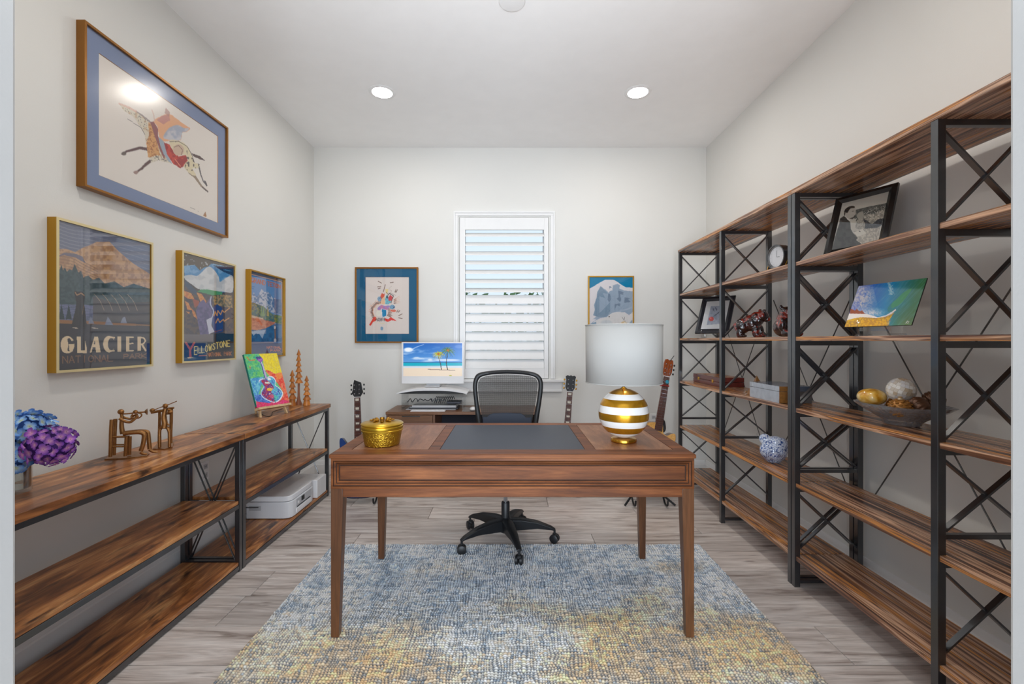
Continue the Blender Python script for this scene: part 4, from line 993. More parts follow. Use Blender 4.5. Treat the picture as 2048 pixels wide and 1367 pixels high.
# ---------------------------------------------------------------- credenza at the back wall and what is on it
t = thing('credenza', 'low brown wooden credenza against the back wall under the computer', 'cabinet', (-.41, 4.05, 0))
zt_ = .65; x0, x1, y0, y1 = -1.053, .235, 3.85, 4.245
M['walnut'] = wood('walnut', [(.25, (98, 66, 46)), (.5, (126, 88, 62)), (.8, (150, 108, 78))], (1.6, 18, 18), rough=.4, fine=(10, 200, 200), rnd=False)
MB().box(x0, y0, zt_-.024, x1, y1, zt_).build('top_board', M['walnut'], t, bev=.002)
for xx in (x0+.004, -.655, x1-.024): MB().box(xx, y0+.006, .22, xx+.02, y1-.002, zt_-.0245).build('side_panel', M['walnut'], t, bev=.001)
MB().box(x0+.024, y0+.006, .22, x1-.024, y1-.002, .24).build('bottom_board', M['walnut'], t, bev=.001)
MB().box(-.635, y1-.012, .24, x1-.024, y1-.004, zt_-.025).build('back_panel', mat('dark_navy_panel', (22, 28, 44), rough=.7), t)
for z0, z1 in ((.445, .622), (.245, .442)):
    d = MB().box(x0+.026, y0+.001, z0, -.658, y0+.018, z1).build('drawer', M['walnut'], t, bev=.0015)
    MB().box(x0+.14, y0-.010, z1-.012, -.76, y0+.001, z1-.006).build('drawer_pull', M['black'], d, bev=.001)
for xx in (x0+.03, x1-.06):
    for yy in (y0+.03, y1-.06): MB().box(xx, yy, 0, xx+.03, yy+.03, .2195).build('leg', M['walnut'], t, bev=.002)

# monitor riser of clear acrylic with a white curved shelf
rx_ = (-.94, -.405)
t = thing('monitor_riser', 'clear acrylic riser with a white curved top shelf under the computer', 'riser', (-.67, 4.06, zt_))
for xx in (rx_[0], rx_[1]-.006): MB().box(xx, 3.94, zt_+.001, xx+.006, 4.20, .797).build('acrylic_side', M['clear'], t, smooth=0)
MB().box(rx_[0]+.006, 3.94, .79, rx_[1]-.006, 4.20, .796).build('acrylic_top', M['clear'], t, smooth=0)
MB().box(rx_[0]+.006, 3.945, .700, rx_[1]-.006, 4.20, .705).build('tray_shelf', M['clear'], t, smooth=0)
mb = MB(); n = 24; v = []
for i in range(n+1):
    u = -1+2*i/n; x = -.672+u*.302; f_ = (1-abs(u)**2.6); 
    for yy in (3.90, 4.20):
        for z in (.797+.030*f_-.004+.012*(1-f_)*0, .801+.044*f_): v.append((x, yy, z+.001))
f = []
for i in range(n):
    a = i*4; b = a+4
    f += [(a, a+1, b+1, b), (a+2, b+2, b+3, a+3), (a, b, b+2, a+2), (a+1, a+3, b+3, b+1)]
f += [(0, 2, 3, 1), (n*4, n*4+1, n*4+3, n*4+2)]
tag(mb.add(v, f).build('curved_shelf', M['white'], t, smooth=50), 'white curved shelf')
mb = MB(); v = []
for i in range(n+1):
    u = -1+2*i/n; x = -.672+u*.285; f_ = (1-abs(u)**2.6)
    for z in (.7972, .7975+.029*f_): v.append((x, 3.905, z)); v.append((x, 4.19, z))
f = []
for i in range(n):
    a = i*4; b = a+4; f += [(a, a+2, b+2, b), (a+1, b+1, b+3, a+3), (a, b, b+1, a+1), (a+2, a+3, b+3, b+2)]
f += [(0, 1, 3, 2), (n*4, n*4+2, n*4+3, n*4+1)]
tag(mb.add(v, f).build('shelf_underside', M['blackp'], t, smooth=50), 'black underside')
# papers, notebooks and cables in the riser
rr = random.Random(2)
cols = [(206, 206, 210), (60, 62, 70), (170, 172, 178), (226, 226, 228)]
zz = zt_+.0008
for i in range(4):
    w, d, h = rr.uniform(.34, .44), rr.uniform(.17, .2), (.006, .010, .008, .012)[i]
    cx_ = -.672+rr.uniform(-.02, .02)
    b = MB().box(cx_-w/2, 3.955+rr.uniform(0, .01), zz, cx_+w/2, 3.955+d, zz+h).build('notebook', mat('paper_%s' % 'abcd'[i], cols[i], rough=.6), None, bev=.001)
    tag(b, ['pale grey notebook at the bottom of the pile inside the acrylic riser', 'black notebook, second from bottom inside the acrylic riser', 'mid-grey notebook, third from bottom inside the acrylic riser', 'white notebook topmost of the pile inside the acrylic riser'][i], 'notebook', 'notebooks inside the acrylic riser'); zz += h+.0004
b = MB().box(-.55, 3.95, .7055, -.43, 4.08, .722).build('hard_drive', mat('drive_grey', (70, 74, 86), rough=.4), None, bev=.004); tag(b, 'small dark grey device on the right of the acrylic riser tray', 'device')
for i, (xa, xb_, c_) in enumerate(((-.90, -.68, (40, 42, 48)), (-.70, -.56, (120, 126, 136)))):
    pts = [(xa+(xb_-xa)*k/14, 4.0+.03*math.sin(k*1.7+i), .712+.030*abs(math.sin(k*1.1+i*.7))) for k in range(15)]
    o = MB().tube(spline(pts, 4, False), .0032, 6).build('cable', mat('cable_%s' % 'ab'[i], c_, rough=.5), None)
    tag(o, ('tangled black cable on the left of the acrylic riser tray', 'grey-blue cable in the middle of the acrylic riser tray')[i], 'cable')
mb = MB()
for k in range(9): x = -.66+k*.018; mb.tube(spline([(x, 3.965, .707), (x+.008, 3.97, .735), (x+.02, 3.98, .765), (x+.03, 3.99, .74)], 3, False), .003, 6)
tag(mb.build('black_cord_bundle', M['blackp'], None), 'bundle of black cords looped in the acrylic riser tray', 'cable')

# all-in-one computer
k = 6.835; q = [(790+116/k, 660+172/k), (790+925/k, 660+172/k), (790+918/k, 660+628/k), (790+105/k, 660+628/k)]
a = Art(190, 108, q, (46, 116, 200)).crop(790, 660, k)
g = ((a.Y-170)/265)[..., None]; a.a = np.array([24, 92, 176])*(1-np.clip(g, 0, 1))+np.array([92, 152, 214])*np.clip(g, 0, 1)
cl = np.clip((fbm(a.X/150, a.Y/38, 31, 4)-.50)*4, 0, 1)*np.clip(1.3-abs(a.Y-350)/110, 0, 1)*(a.X < 620); a.put(cl, (214, 226, 240), .8)
a.ell(185, 262, 75, 36, (232, 238, 246), 1, True); a.stroke([(210,270),(300,225),(400,190)], [16,5], (200,218,238), .6, sm=True); a.ell(700, 405, 230, 20, (226,226,238), .8, True); a.ell(480, 402, 40, 12, (230,234,242), .9, True); a.ell(880,220,70,30,(120,150,210),.5,True)
a.poly([(90,433),(930,433),(930,470),(90,470)], (14,70,130)); a.poly([(90,444),(930,440),(930,492),(90,492)], (20,168,190)); a.poly([(90,480),(930,476),(930,500),(90,498)], (110,180,196), .8); a.poly([(90,490),(930,485),(930,514),(90,514)], (206,216,226)); a.poly([(90,512),(930,510),(930,640),(90,640)], (230,212,190))
a.stroke([(450,533),(600,538),(820,545)], 9, (120,100,96), .8)
for (bx_, by_, tx, ty, mx_) in ((632,530,592,345,622), (718,535,728,290,702)):
    a.stroke([(bx_,by_),(mx_,(by_+ty)/2+20),(tx,ty)], [13,7], (58,46,44), sm=True)
R2 = random.Random(8)
for (tx, ty, L_, c1, c2) in ((595,320,85,(150,160,40),(210,190,50)), (728,270,115,(50,92,34),(110,150,40))):
    for i in range(26):
        an = 2*PI*i/26+R2.uniform(-.1,.1); l = L_*R2.uniform(.75,1.05); ex, ey = tx+math.cos(an)*l, ty+math.sin(an)*l*.72+l*.28
        a.stroke([(tx,ty),((tx+ex)/2,(ty+ey)/2-l*.14),(ex,ey)], [9,3], c1 if i % 3 else c2, sm=True)
    a.ell(tx, ty, 16, 14, (170,90,40))
a.poly([(738,612),(775,612),(775,628),(738,628)], (170,170,40))
SCREEN = paint_mat('lit_screen', rough=.25, spec=.5, emit=.28)
cx_ = (865.5-1020)*4.0/F; W_ = 125*4.0/F; zb = EYE-(767-680)*4.0/F; Hh = 83*4.0/F
t = thing('computer', 'white all-in-one computer showing a beach with two palms, on the back credenza', 'computer', (cx_, 4.0, zb-.024))
MB().box(-W_/2, 0, .024, W_/2, .012, .024+Hh).build('housing', M['white'], t, world=False, bev=.004)
a.build('screen', SCREEN, t, -W_/2+.016, .024+.066, W_-.032, Hh-.066-.008, -.0006)
MB().box(-.06, .012, .001, .06, .03, .16).build('stand', M['greyp'], t, world=False, bev=.004)
MB().box(-.065, -.04, .0005, .065, .11, .007).build('stand_foot', M['greyp'], t, world=False, bev=.002)

kt = thing('keyboard', 'white keyboard in front of the acrylic riser on the credenza', 'keyboard', (-.70, 3.905, zt_))
MB().box(-.147, -.045, .0005, .147, .045, .006).build('keyboard_base', M['white'], kt, world=False, bev=.002)
km = None
for r_ in range(5):
    for c_ in range(15):
        if r_ == 0 and 3 < c_ < 10 and c_ != 6: continue
        if km is None:
            km0 = MB().box(-.008, -.0068, .0, .008, .0068, .003).build('key', M['white'], kt, world=False, bev=.0008, smooth=0); o = km0; km = 1
        else:
            o = bpy.data.objects.new('key', km0.data); COL.objects.link(o); o.parent = kt
        o.location = (-.133+c_*.019, -.033+r_*.0165, .006)
        if r_ == 0 and c_ == 6: o.scale = (6, 1, 1); 
b = MB().box(-.41, 3.86, zt_+.0004, -.30, 4.1, zt_+.003).build('glass_mat', M['clear'], None, smooth=0); tag(b, 'clear glass mat under the white mouse on the credenza', 'mat')
mt = MB().sphere((0, 0, 0), (.030, .052, .017), 24, 12).build('mouse', M['white'], None, world=False); mt.location = (-.318, 3.92, zt_+.0165); tag(mt, 'white computer mouse beside the office chair back on the credenza', 'mouse')

# ---------------------------------------------------------------- printer
t = thing('printer', 'white printer on the bottom board of the far low console', 'printer', (-1.60, 3.30, .052))
x0, x1 = -1.775, -1.475; y0, y1 = 3.06, 3.44; z0 = .056; H_ = .148
out = spline([(x0, y0), (x1-.03, y0), (x1-.006, y0+.012), (x1, y0+.045), (x1, y1-.045), (x1-.006, y1-.012), (x1-.03, y1), (x0, y1)], 3)
out = [(x0, y0), (x1-.05, y0), (x1-.018, y0+.010), (x1-.004, y0+.03), (x1, y0+.06), (x1, y1-.06), (x1-.004, y1-.03), (x1-.018, y1-.010), (x1-.05, y1), (x0, y1)]
MB().prism(out, lambda x, y, s: (x, y, z0 if s == 0 else z0+H_*.74)).build('body', mat('printer_white', (222, 224, 228), rough=.35), t, bev=.004)
out2 = [(x0+.004, y0+.003)]+[(x-.004, y) for x, y in out[1:-1]]+[(x0+.004, y1-.003)]
MB().prism(out2, lambda x, y, s: (x, y, z0+H_*.74+.003 if s == 0 else z0+H_)).build('scanner_lid', mat('lid_white', (232, 233, 236), rough=.35), t, bev=.005)
cpn = MB().box(x1-.002, y0+.08, z0+.055, x1+.002, y1-.06, z0+H_*.70).build('control_panel', M['greyp'], t, bev=.001)
MB().box(x1+.0015, 3.215, z0+.068, x1+.004, 3.26, z0+.100).build('display', mat('lcd_dark', (40, 44, 44), rough=.2), cpn, bev=.001)
o = MB().lathe([(.001, 0), (.010, 0), (.010, .004), (.001, .004)], n=20).build('power_button', M['white'], cpn, world=False); o.rotation_euler = (0, PI/2, 0); o.location = Vector((x1+.001, 3.17, z0+.075))-Vector((-1.60, 3.30, .052))
MB().box(x1-.001, 3.15, z0+.047, x1+.0025, 3.36, z0+.0525).build('paper_slot', M['blackp'], t)
MB().box(x1-.002, 3.14, z0+.012, x1+.004, 3.37, z0+.040).build('output_tray', M['white'], t, bev=.002)
MB().box(x0+.02, y0-.0015, z0+.055, x0+.10, y0+.001, z0+.086).build('port_cover', M['greyp'], t, bev=.001)
o = MB().tube(spline([(-1.69, 3.057, z0+.078), (-1.74, 3.05, z0+.078), (-1.80, 3.06, z0+.074), (-1.815, 3.08, z0+.03), (-1.812, 3.2, z0-.02)], 6, False), .0028, 8).build('power_cord', M['blackp'], t)
for xx, yy in ((x0+.03, y0+.03), (x1-.06, y0+.05), (x0+.03, y1-.03), (x1-.06, y1-.05)): MB().lathe([(.012, .0525), (.012, z0)], (xx, yy, 0), 14).build('foot', M['blackp'], t)
tag(MB().box(-1.79, 3.47, .0535, -1.47, 3.64, .19).build('white_box', M['white'], None, bev=.004), 'white box beside the printer, mostly hidden by the desk corner', 'box')
# ---------------------------------------------------------------- vase of hydrangeas
VC = (-1.685, 1.53, .743)
t = thing('glass_vase', 'clear cylindrical glass vase with water at the near end of the low console', 'vase', VC)
MB().lathe([(.001, .0005), (.054, .0005), (.056, .004), (.056, .175), (.053, .175), (.053, .014), (.001, .012)], n=48, cap=False).build('vase_wall', M['clear'], t, world=False)
wm = pane_mat('water', .01, 1.5, (.90, .94, .94))
tag(MB().lathe([(.001, .015), (.0525, .015), (.0525, .085), (.001, .085)], n=40, cap=False).build('water', wm, t, world=False), 'clear water half way up')
def petal_mesh(name, m):
    mb = MB(); v = []; f = []
    for q in range(4):
        a = PI/2*q+.3; c, s_ = math.cos(a), math.sin(a); b = len(v)
        loc = [(0, 0, 0), (.006, .0068, .003), (.006, -.0068, .003), (.0125, .0085, .0045), (.0125, -.0085, .0045), (.0182, .0035, .0025), (.0182, -.0035, .0025), (.0125, 0, .0020)]
        v += [(x*c-y*s_, x*s_+y*c, z) for x, y, z in loc]
        f += [(b, b+2, b+7), (b, b+7, b+1), (b+2, b+4, b+7), (b+1, b+7, b+3), (b+4, b+6, b+7), (b+7, b+5, b+3), (b+6, b+5, b+7)]
    mb.add(v, f)
    n = len(mb.v); mb.sphere((0, 0, .003), .0016, 6, 4)
    o = mb.build(name, m, None, world=False, smooth=0); me = o.data; bpy.data.objects.remove(o); return me
def flower_mat(name, c1, c2, c3):
    m, nt, b = newmat(name); N = nt.nodes; L = nt.links; tc = N.new('ShaderNodeTexCoord'); oi = N.new('ShaderNodeObjectInfo')
    ln = N.new('ShaderNodeVectorMath'); ln.operation = 'LENGTH'; L.new(tc.outputs['Object'], ln.inputs[0])
    mr = N.new('ShaderNodeMapRange'); mr.inputs[1].default_value = .002; mr.inputs[2].default_value = .018; L.new(ln.outputs['Value'], mr.inputs[0])
    rp = N.new('ShaderNodeValToRGB'); e = rp.color_ramp.elements; e.new(.45); e[0].color = (*lin(c1), 1); e[1].color = (*lin(c2), 1); e[2].color = (*lin(c3), 1); L.new(mr.outputs[0], rp.inputs[0])
    sc_ = N.new('ShaderNodeMapRange'); sc_.inputs[3].default_value = .65; sc_.inputs[4].default_value = 1.35; L.new(oi.outputs['Random'], sc_.inputs[0])
    vm = N.new('ShaderNodeVectorMath'); vm.operation = 'SCALE'; L.new(rp.outputs[0], vm.inputs[0]); L.new(sc_.outputs[0], vm.inputs['Scale']); L.new(vm.outputs[0], b.inputs['Base Color']); b.inputs['Roughness'].default_value = .6
    return m
fm_b = flower_mat('blue_petal', (200, 210, 170), (150, 190, 232), (70, 130, 210)); fm_p = flower_mat('purple_petal', (214, 160, 190), (170, 100, 190), (104, 50, 168))
pm_b, pm_p = petal_mesh('floret', fm_b), petal_mesh('floret', fm_p)
stem_m = mat('green_stem', (96, 150, 50), rough=.5)
def bloom(label, c, R, me, corem, n, sc):
    t = thing('hydrangea_bloom', label, 'flower', c, group='hydrangea blooms in the vase')
    MB().sphere((0, 0, 0), (R*.86, R*.86, R*.80), 20, 12).build('bloom_core', corem, t, world=False)
    for i in range(n):
        z = 1-2*(i+.5)/n; a = i*2.39996; r_ = math.sqrt(max(0, 1-z*z)); d = Vector((r_*math.cos(a), r_*math.sin(a), z*.93))
        o = bpy.data.objects.new('floret', me); COL.objects.link(o); o.parent = t
        o.location = d*R*random.uniform(.84, 1.06); o.rotation_euler = (d+Vector([random.uniform(-.6, .6) for _ in range(3)])).to_track_quat('Z', 'Y').to_euler(); k_ = sc*random.uniform(.85, 1.15); o.scale = (k_, k_, k_)
    tip = Vector((VC[0]+random.uniform(-.02, .03), VC[1]+random.uniform(-.02, .02), .765))-Vector(c)
    MB().tube(spline([tuple(d_) for d_ in (Vector((0, 0, -R*.6)), Vector((VC[0], VC[1], .915))-Vector(c)+Vector((tip[0]*.06, 0, 0)), tip)], 6, False), .0028, 8).build('stem', stem_m, t, world=False)
bloom('blue hydrangea bloom on top of the bunch in the glass vase', (-1.645, 1.56, .945), .068, pm_b, mat('blue_core', (52, 90, 160), rough=.8), 60, 1.15)
bloom('purple hydrangea bloom on the right of the bunch in the vase', (-1.548, 1.53, .902), .066, pm_p, mat('purple_core', (66, 30, 110), rough=.8), 64, .95)
bloom('lower blue hydrangea bloom hanging beside the left jamb', (-1.650, 1.50, .868), .052, pm_b, bpy.data.materials['blue_core'], 34, 1.2)

# ---------------------------------------------------------------- bronze figures, built from limb tubes
def figure(name, label, ox, oy, k, depth, limbs, balls, plate, toff=0):
    def W_(x, y, dy=0):
        px, py = ox+x/k, oy+y/k; return P(px, py, depth(px)+dy)
    c = W_(*plate[0]); sc_ = depth(ox+limbs[0][0][0][0]/k)/F/k
    t = thing(name, label, 'sculpture', (c[0], c[1], .743))
    plate_pts = [P(ox+x/k, oy+y/k, .513*F/(oy+y/k-680)) for x, y in plate]
    MB().prism([(p[0], p[1]) for p in plate_pts], lambda x, y, s: (x, y, .7434 if s == 0 else .748)).build('base_plate', M['bronze'], t)
    for nm, group in limbs_grouped(limbs).items():
        for pts, w, dy in group:
            mb = MB(); P3 = [W_(p[0], p[1], dy+(p[2] if len(p) > 2 else 0)) for p in pts]
            if len(P3) > 2: P3 = spline(P3, 4, False)
            ws = [q_*1.12 for q_ in w] if isinstance(w, (list, tuple)) else [w, w]
            rs = [max(.0012, (ws[0]+(ws[-1]-ws[0])*i/(len(P3)-1))*sc_/2) for i in range(len(P3))]
            mb.tube(P3, rs, 10).build(nm, M['bronze'], t)
    for nm, x, y, rx_, ry_, dy in balls:
        MB().sphere(W_(x, y, dy), (rx_*sc_, rx_*sc_*.9, ry_*sc_), 16, 10).build(nm, M['bronze'], t)
    return t
def limbs_grouped(L):
    d = {}
    for l in L: d.setdefault(l[3], []).append((l[0], l[1], l[2]))
    return d
dep = lambda px: 1.945+(px-209)/88*.075
figure('bronze_figure', 'bronze figurine of a seated horn player on a chair, on the low console', 200, 780, 9.11, dep, [
    ([(380,400),(400,480),(395,560),(395,680),(415,790)], [40,74], 0, 'torso'),
    ([(420,790),(560,770),(720,765),(800,800),(800,900),(780,1000),(745,1100)], [72,64], -.012, 'leg'),
    ([(420,780),(600,752),(790,745),(868,765),(885,860),(895,960),(905,1070)], [60,62], .014, 'leg'),
    ([(740,1120),(790,1155),(860,1160)], [56,26], -.012, 'foot'), ([(905,1075),(960,1115),(1050,1130)], [60,26], .014, 'foot'),
    ([(350,510),(440,560),(545,580),(620,530),(690,460)], [44,44], -.014, 'arm'), ([(390,470),(470,505),(560,520),(600,470),(690,440)], [36,34], .014, 'arm'),
    ([(400,430),(520,425),(640,410),(820,395)], [22,26], 0, 'horn_tube'), ([(600,435),(570,470),(590,500),(700,505),(755,465),(750,430),(700,415)], [22,22], 0, 'horn_loop'),
    ([(815,395),(835,392),(858,390)], [30,110], 0, 'horn_bell'),
    ([(215,535),(200,760),(195,980),(185,1210)], [56,50], -.015, 'chair_post'), ([(280,520),(270,760),(262,980),(255,1180)], [56,50], .02, 'chair_post'),
    ([(478,840),(470,1010),(460,1195)], [44,50], -.015, 'chair_leg'), ([(540,840),(535,1010),(530,1175)], [60,60], .02, 'chair_leg'),
    ([(210,850),(460,845)], [30,30], -.015, 'chair_rail'), ([(210,1025),(450,1022)], [28,28], -.015, 'chair_rail'), ([(270,850),(540,840)], [34,34], .01, 'seat_rail'), ([(270,990),(520,990)], [22,22], .02, 'chair_rail')],
    [('head', 380, 392, 52, 48, 0), ('hand', 645, 395, 40, 36, -.01)], [(80,1275),(200,1205),(520,1130),(860,1130),(900,1170),(850,1210),(500,1250)])
dep2 = lambda px: 2.15+(px-305)/44*.03
figure('bronze_figure', 'bronze figurine of a long-flute player by a tall stool, right of the horn player', 200, 780, 9.11, dep2, [
    ([(1190,330),(1175,400),(1165,500),(1180,600),(1165,680)], [56,90], 0, 'torso'),
    ([(1110,690),(1085,740),(1085,880),(1085,1040)], [48,48], -.008, 'leg'), ([(1230,680),(1262,760),(1265,880),(1265,1030)], [48,44], -.008, 'leg'),
    ([(1085,400),(1085,560),(1080,760),(1078,960)], [40,46], .012, 'stool_post'), ([(1300,330),(1298,560),(1290,760),(1290,960)], [50,46], .012, 'stool_post'),
    ([(1090,680),(1260,680)], [40,40], 0, 'stool_seat'), ([(1200,430),(1310,425)], [26,26], .012, 'stool_rail'), ([(1200,480),(1215,590),(1265,640)], [24,24], 0, 'stool_curl'),
    ([(1150,370),(1050,385),(930,410)], [48,36], -.01, 'arm'), ([(1190,350),(1260,330),(1350,320)], [40,30], .008, 'arm'), ([(1230,350),(1290,370),(1310,410)], [36,36], 0, 'forearm'),
    ([(940,385),(1000,355),(1100,312),(1200,280),(1400,198)], [14,14], 0, 'flute'),
    ([(1085,1040),(1070,1050)], [60,40], -.012, 'foot'), ([(1265,1030),(1275,1045)], [62,40], -.012, 'foot')],
    [('head', 1190, 285, 44, 44, 0), ('flute_bell', 955, 365, 44, 36, 0), ('hand', 1275, 395, 46, 30, 0)], [(960,1080),(1040,985),(1200,950),(1350,960),(1320,1050),(1180,1085)])

# ---------------------------------------------------------------- canvas on its easel, wooden trees
def rectpose(o, yaw, lean):
    u = Vector((math.cos(yaw), math.sin(yaw), 0)); b = Vector((-math.sin(yaw), math.cos(yaw), 0)); v = Vector((0, 0, 1))*math.cos(lean)+b*math.sin(lean); return u, v, b
k = 8.041; q = [(470+150/k, 680+225/k), (470+662/k, 680+210/k), (470+890/k, 680+1000/k), (470+345/k, 680+1090/k)]
a = Art(120, 170, q, (110, 200, 130)).crop(470, 680, k)
a.poly([(130,200),(350,215),(420,480),(470,560),(300,600),(240,620)], (108,206,110), col2=(60,180,140), nz=34)
a.poly([(400,200),(700,190),(790,540),(640,600),(500,500),(440,300)], (250,226,30), col2=(236,210,60), nz=20, sm=True)
a.poly([(240,600),(460,570),(420,700),(360,900),(360,1010),(310,960)], (60,150,214), col2=(110,200,226), nz=24)
a.poly([(490,470),(560,480),(640,520),(760,520),(840,760),(930,1020),(760,1060),(740,920),(780,840),(700,700),(650,640),(560,560)], (236,66,56), col2=(246,120,80), nz=30, sm=True)
a.poly([(640,540),(760,500),(740,590),(680,620)], (250,150,60), .8); a.poly([(330,960),(560,1000),(760,950),(900,960),(900,1120),(340,1120)], (232,44,120), col2=(214,60,90), nz=30)
a.poly([(300,880),(420,850),(600,960),(560,1010),(340,980)], (50,96,196), col2=(90,140,220), nz=20)
a.stroke([(200,270),(240,320),(320,310)], 20, (226,120,70), .7); a.stroke([(240,410),(250,440)], 20, (220,110,80), .7)
body = [(480,600),(430,600),(385,625),(385,660),(430,690),(455,730),(420,790),(410,850),(440,910),(520,960),(640,1000),(720,960),(770,880),(765,810),(700,740),(650,700),(655,640),(620,580),(560,555),(520,575)]
a.poly(body, (240,240,250), sm=True)
cb = [(540+(x-540)*.93, 790+(y-790)*.93) for x, y in body]; a.poly(cb, (70,130,210), sm=True, col2=(90,190,220), nz=22)
a.poly([(480,610),(420,630),(440,680),(480,740),(440,800),(430,860),(520,940),(640,980),(640,880),(580,820),(620,740),(560,660),(530,640)], (196,44,70), col2=(110,40,130), nz=20, sm=True)
a.poly([(560,850),(640,860),(700,900),(660,975),(640,980),(620,900)], (80,196,190)); a.ell(555,775,46,26,(248,190,50)); a.poly([(480,655),(555,655),(555,682),(480,680)], (230,230,214)); a.ell(545,605,26,22,(250,250,250)); a.ell(590,890,40,34,(226,80,120),.8)
a.speck(a.pmask(cb), (250,250,250), 13, .90, .8, 3)
a.stroke([(495,590),(440,400),(395,290)], [42,26], (52,66,150)); a.stroke([(500,590),(450,410),(405,300)], [26,16], (200,190,226)); a.stroke([(345,275),(370,310),(425,330)], 20, (60,60,150)); a.ell(405,305,44,34,(150,90,190)); a.ell(385,275,40,20,(60,60,140),.8); a.stroke([(690,770),(720,850)], 12, (30,70,160)); a.stroke([(640,910),(650,1000)], 8, (30,50,90))
a.put(np.ones(a.X.shape)*(fbm(a.X/9, a.Y/9, 77, 2) > .62), (255,255,255), .22)
O = Vector((-1.6713, 3.0071, .8102)); yaw, lean = 1.1693, .3479
cv = thing('canvas_painting', 'bright canvas painting of an electric guitar in rainbow colours, on the small easel', 'painting', O, (-lean, 0, yaw))
w_, h_ = .258, .374
def edgecol(x0, x1, z0, z1, c0, c1, nm):
    pass
MB().box(.0, .0008, 0, w_, .017, h_).build('canvas_edge', mat('canvas_edge_teal', (24, 120, 110), rough=.7), cv, world=False, bev=.001)
MB().box(-.0006, .0006, -.0006, w_, .0172, .008).build('bottom_edge', mat('canvas_edge_red', (176, 26, 66), rough=.7), cv, world=False)
ob = a.build('painted_face', paint_mat('oil_paint', rough=.35, spec=.5, bump=.5, bscale=350), cv, 0, 0, w_, h_, 0)
u, v, b = rectpose(O, yaw, lean)
M['pine'] = wood('pale_pine', [(.3, (206, 170, 120)), (.6, (230, 200, 156)), (.8, (240, 216, 176))], (12, 12, 2), rough=.5)
et = thing('easel', 'small pale wooden table easel holding the guitar painting', 'easel', (O.x+.05, O.y+.12, .743))
nrm = -(b*math.cos(lean)-Vector((0, 0, 1))*math.sin(lean)); nrm = -u.cross(v) if (u.cross(v)).dot(nrm) < 0 else u.cross(v)
L0 = O+u*.0+v*-.009-nrm*-.010; 
MB().bar(O+v*-.0095-nrm*.008, O+u*w_+v*-.0095-nrm*.008, .044, .015, up=v).build('ledge', M['pine'], et)
for s0 in (.03, .228):
    top = O+u*(.5*w_+(s0-.5*w_)*.35)+v*.33-nrm*.026; ft = O+u*(s0*1.06-.008)-v*.0700-nrm*.024
    MB().bar(ft, top, .016, .010, up=u).build('leg', M['pine'], et)
topc = O+u*.129+v*.31-nrm*.040
MB().bar(topc, (-1.77, 3.17, .7445), .012, .010).build('back_leg', M['pine'], et)
MB().bar(O+u*.05+v*.10-nrm*.028, O+u*.208+v*.10-nrm*.028, .012, .008, up=v).build('cross_bar', M['pine'], et)
cp = [P(470+x/k, 680+y/k, .511*F/(680+y/k-680)) for x, y in ((410,1165),(450,1200),(540,1228),(590,1200),(610,1150))]
o = MB().tube(spline([(p[0], p[1], .7455) for p in cp]+[(-1.70, 3.40, .7455)], 5, False), .0018, 8).build('cord', M['blackp'], None); tag(o, 'thin black cord curling on the console under the small easel', 'cord')

M['orangewood'] = wood('carved_orange_wood', [(.3, (170, 96, 36)), (.55, (200, 124, 52)), (.8, (222, 152, 78))], (20, 20, 6), rough=.35)
def tree(px, ytip, ybase, Y, tiers, trunk, label, w0, w1):
    s_ = Y/F; x = (px-1020)*s_; H_ = (ybase-ytip)*s_
    t = thing('wooden_tree', label, 'figurine', (x, Y, .7435), group='carved wooden trees on the far end of the low console')
    if trunk:
        MB().lathe([(.027, 0), (.026, .006), (.014, .035), (.009, .07), (.008, trunk)], n=18).build('trunk', mat('carved_trunk', (150, 92, 60), rough=.4), t, world=False)
    else:
        MB().lathe([(.0275, 0), (.022, .035), (.018, H_*.26)], n=18).build('trunk', M['orangewood'], t, world=False)
    zb = trunk or H_*.20; n = tiers
    for i in range(n):
        f0 = i/n; z0 = zb+(H_-zb)*f0; z1 = zb+(H_-zb)*((i+1)/n)+(.008 if i < n-1 else 0); wr = w0+(w1-w0)*f0
        MB().lathe([(wr*.55, z0+.006), (wr, z0-.004), (wr*.98, z0+.001), (wr*.55, z0+(z1-z0)*.45), (max(.0012, wr*.22 if i < n-1 else .001), z1)], n=18, wav=lambda a_, j, r: 1+.07*math.sin(3*a_+i)).build('tier', M['orangewood'], t, world=False)
tree(584.7, 738, 809.5, 3.575, 5, 0, 'carved wooden tree of middle height, left of the three beside the painting', .030, .014)
tree(597.5, 697.4, 808, 3.635, 6, .175, 'tallest carved wooden tree with a bare curved trunk, in the middle', .029, .013)
tree(613.5, 750, 809, 3.60, 5, 0, 'shortest and palest carved wooden tree, right of the three', .030, .012)

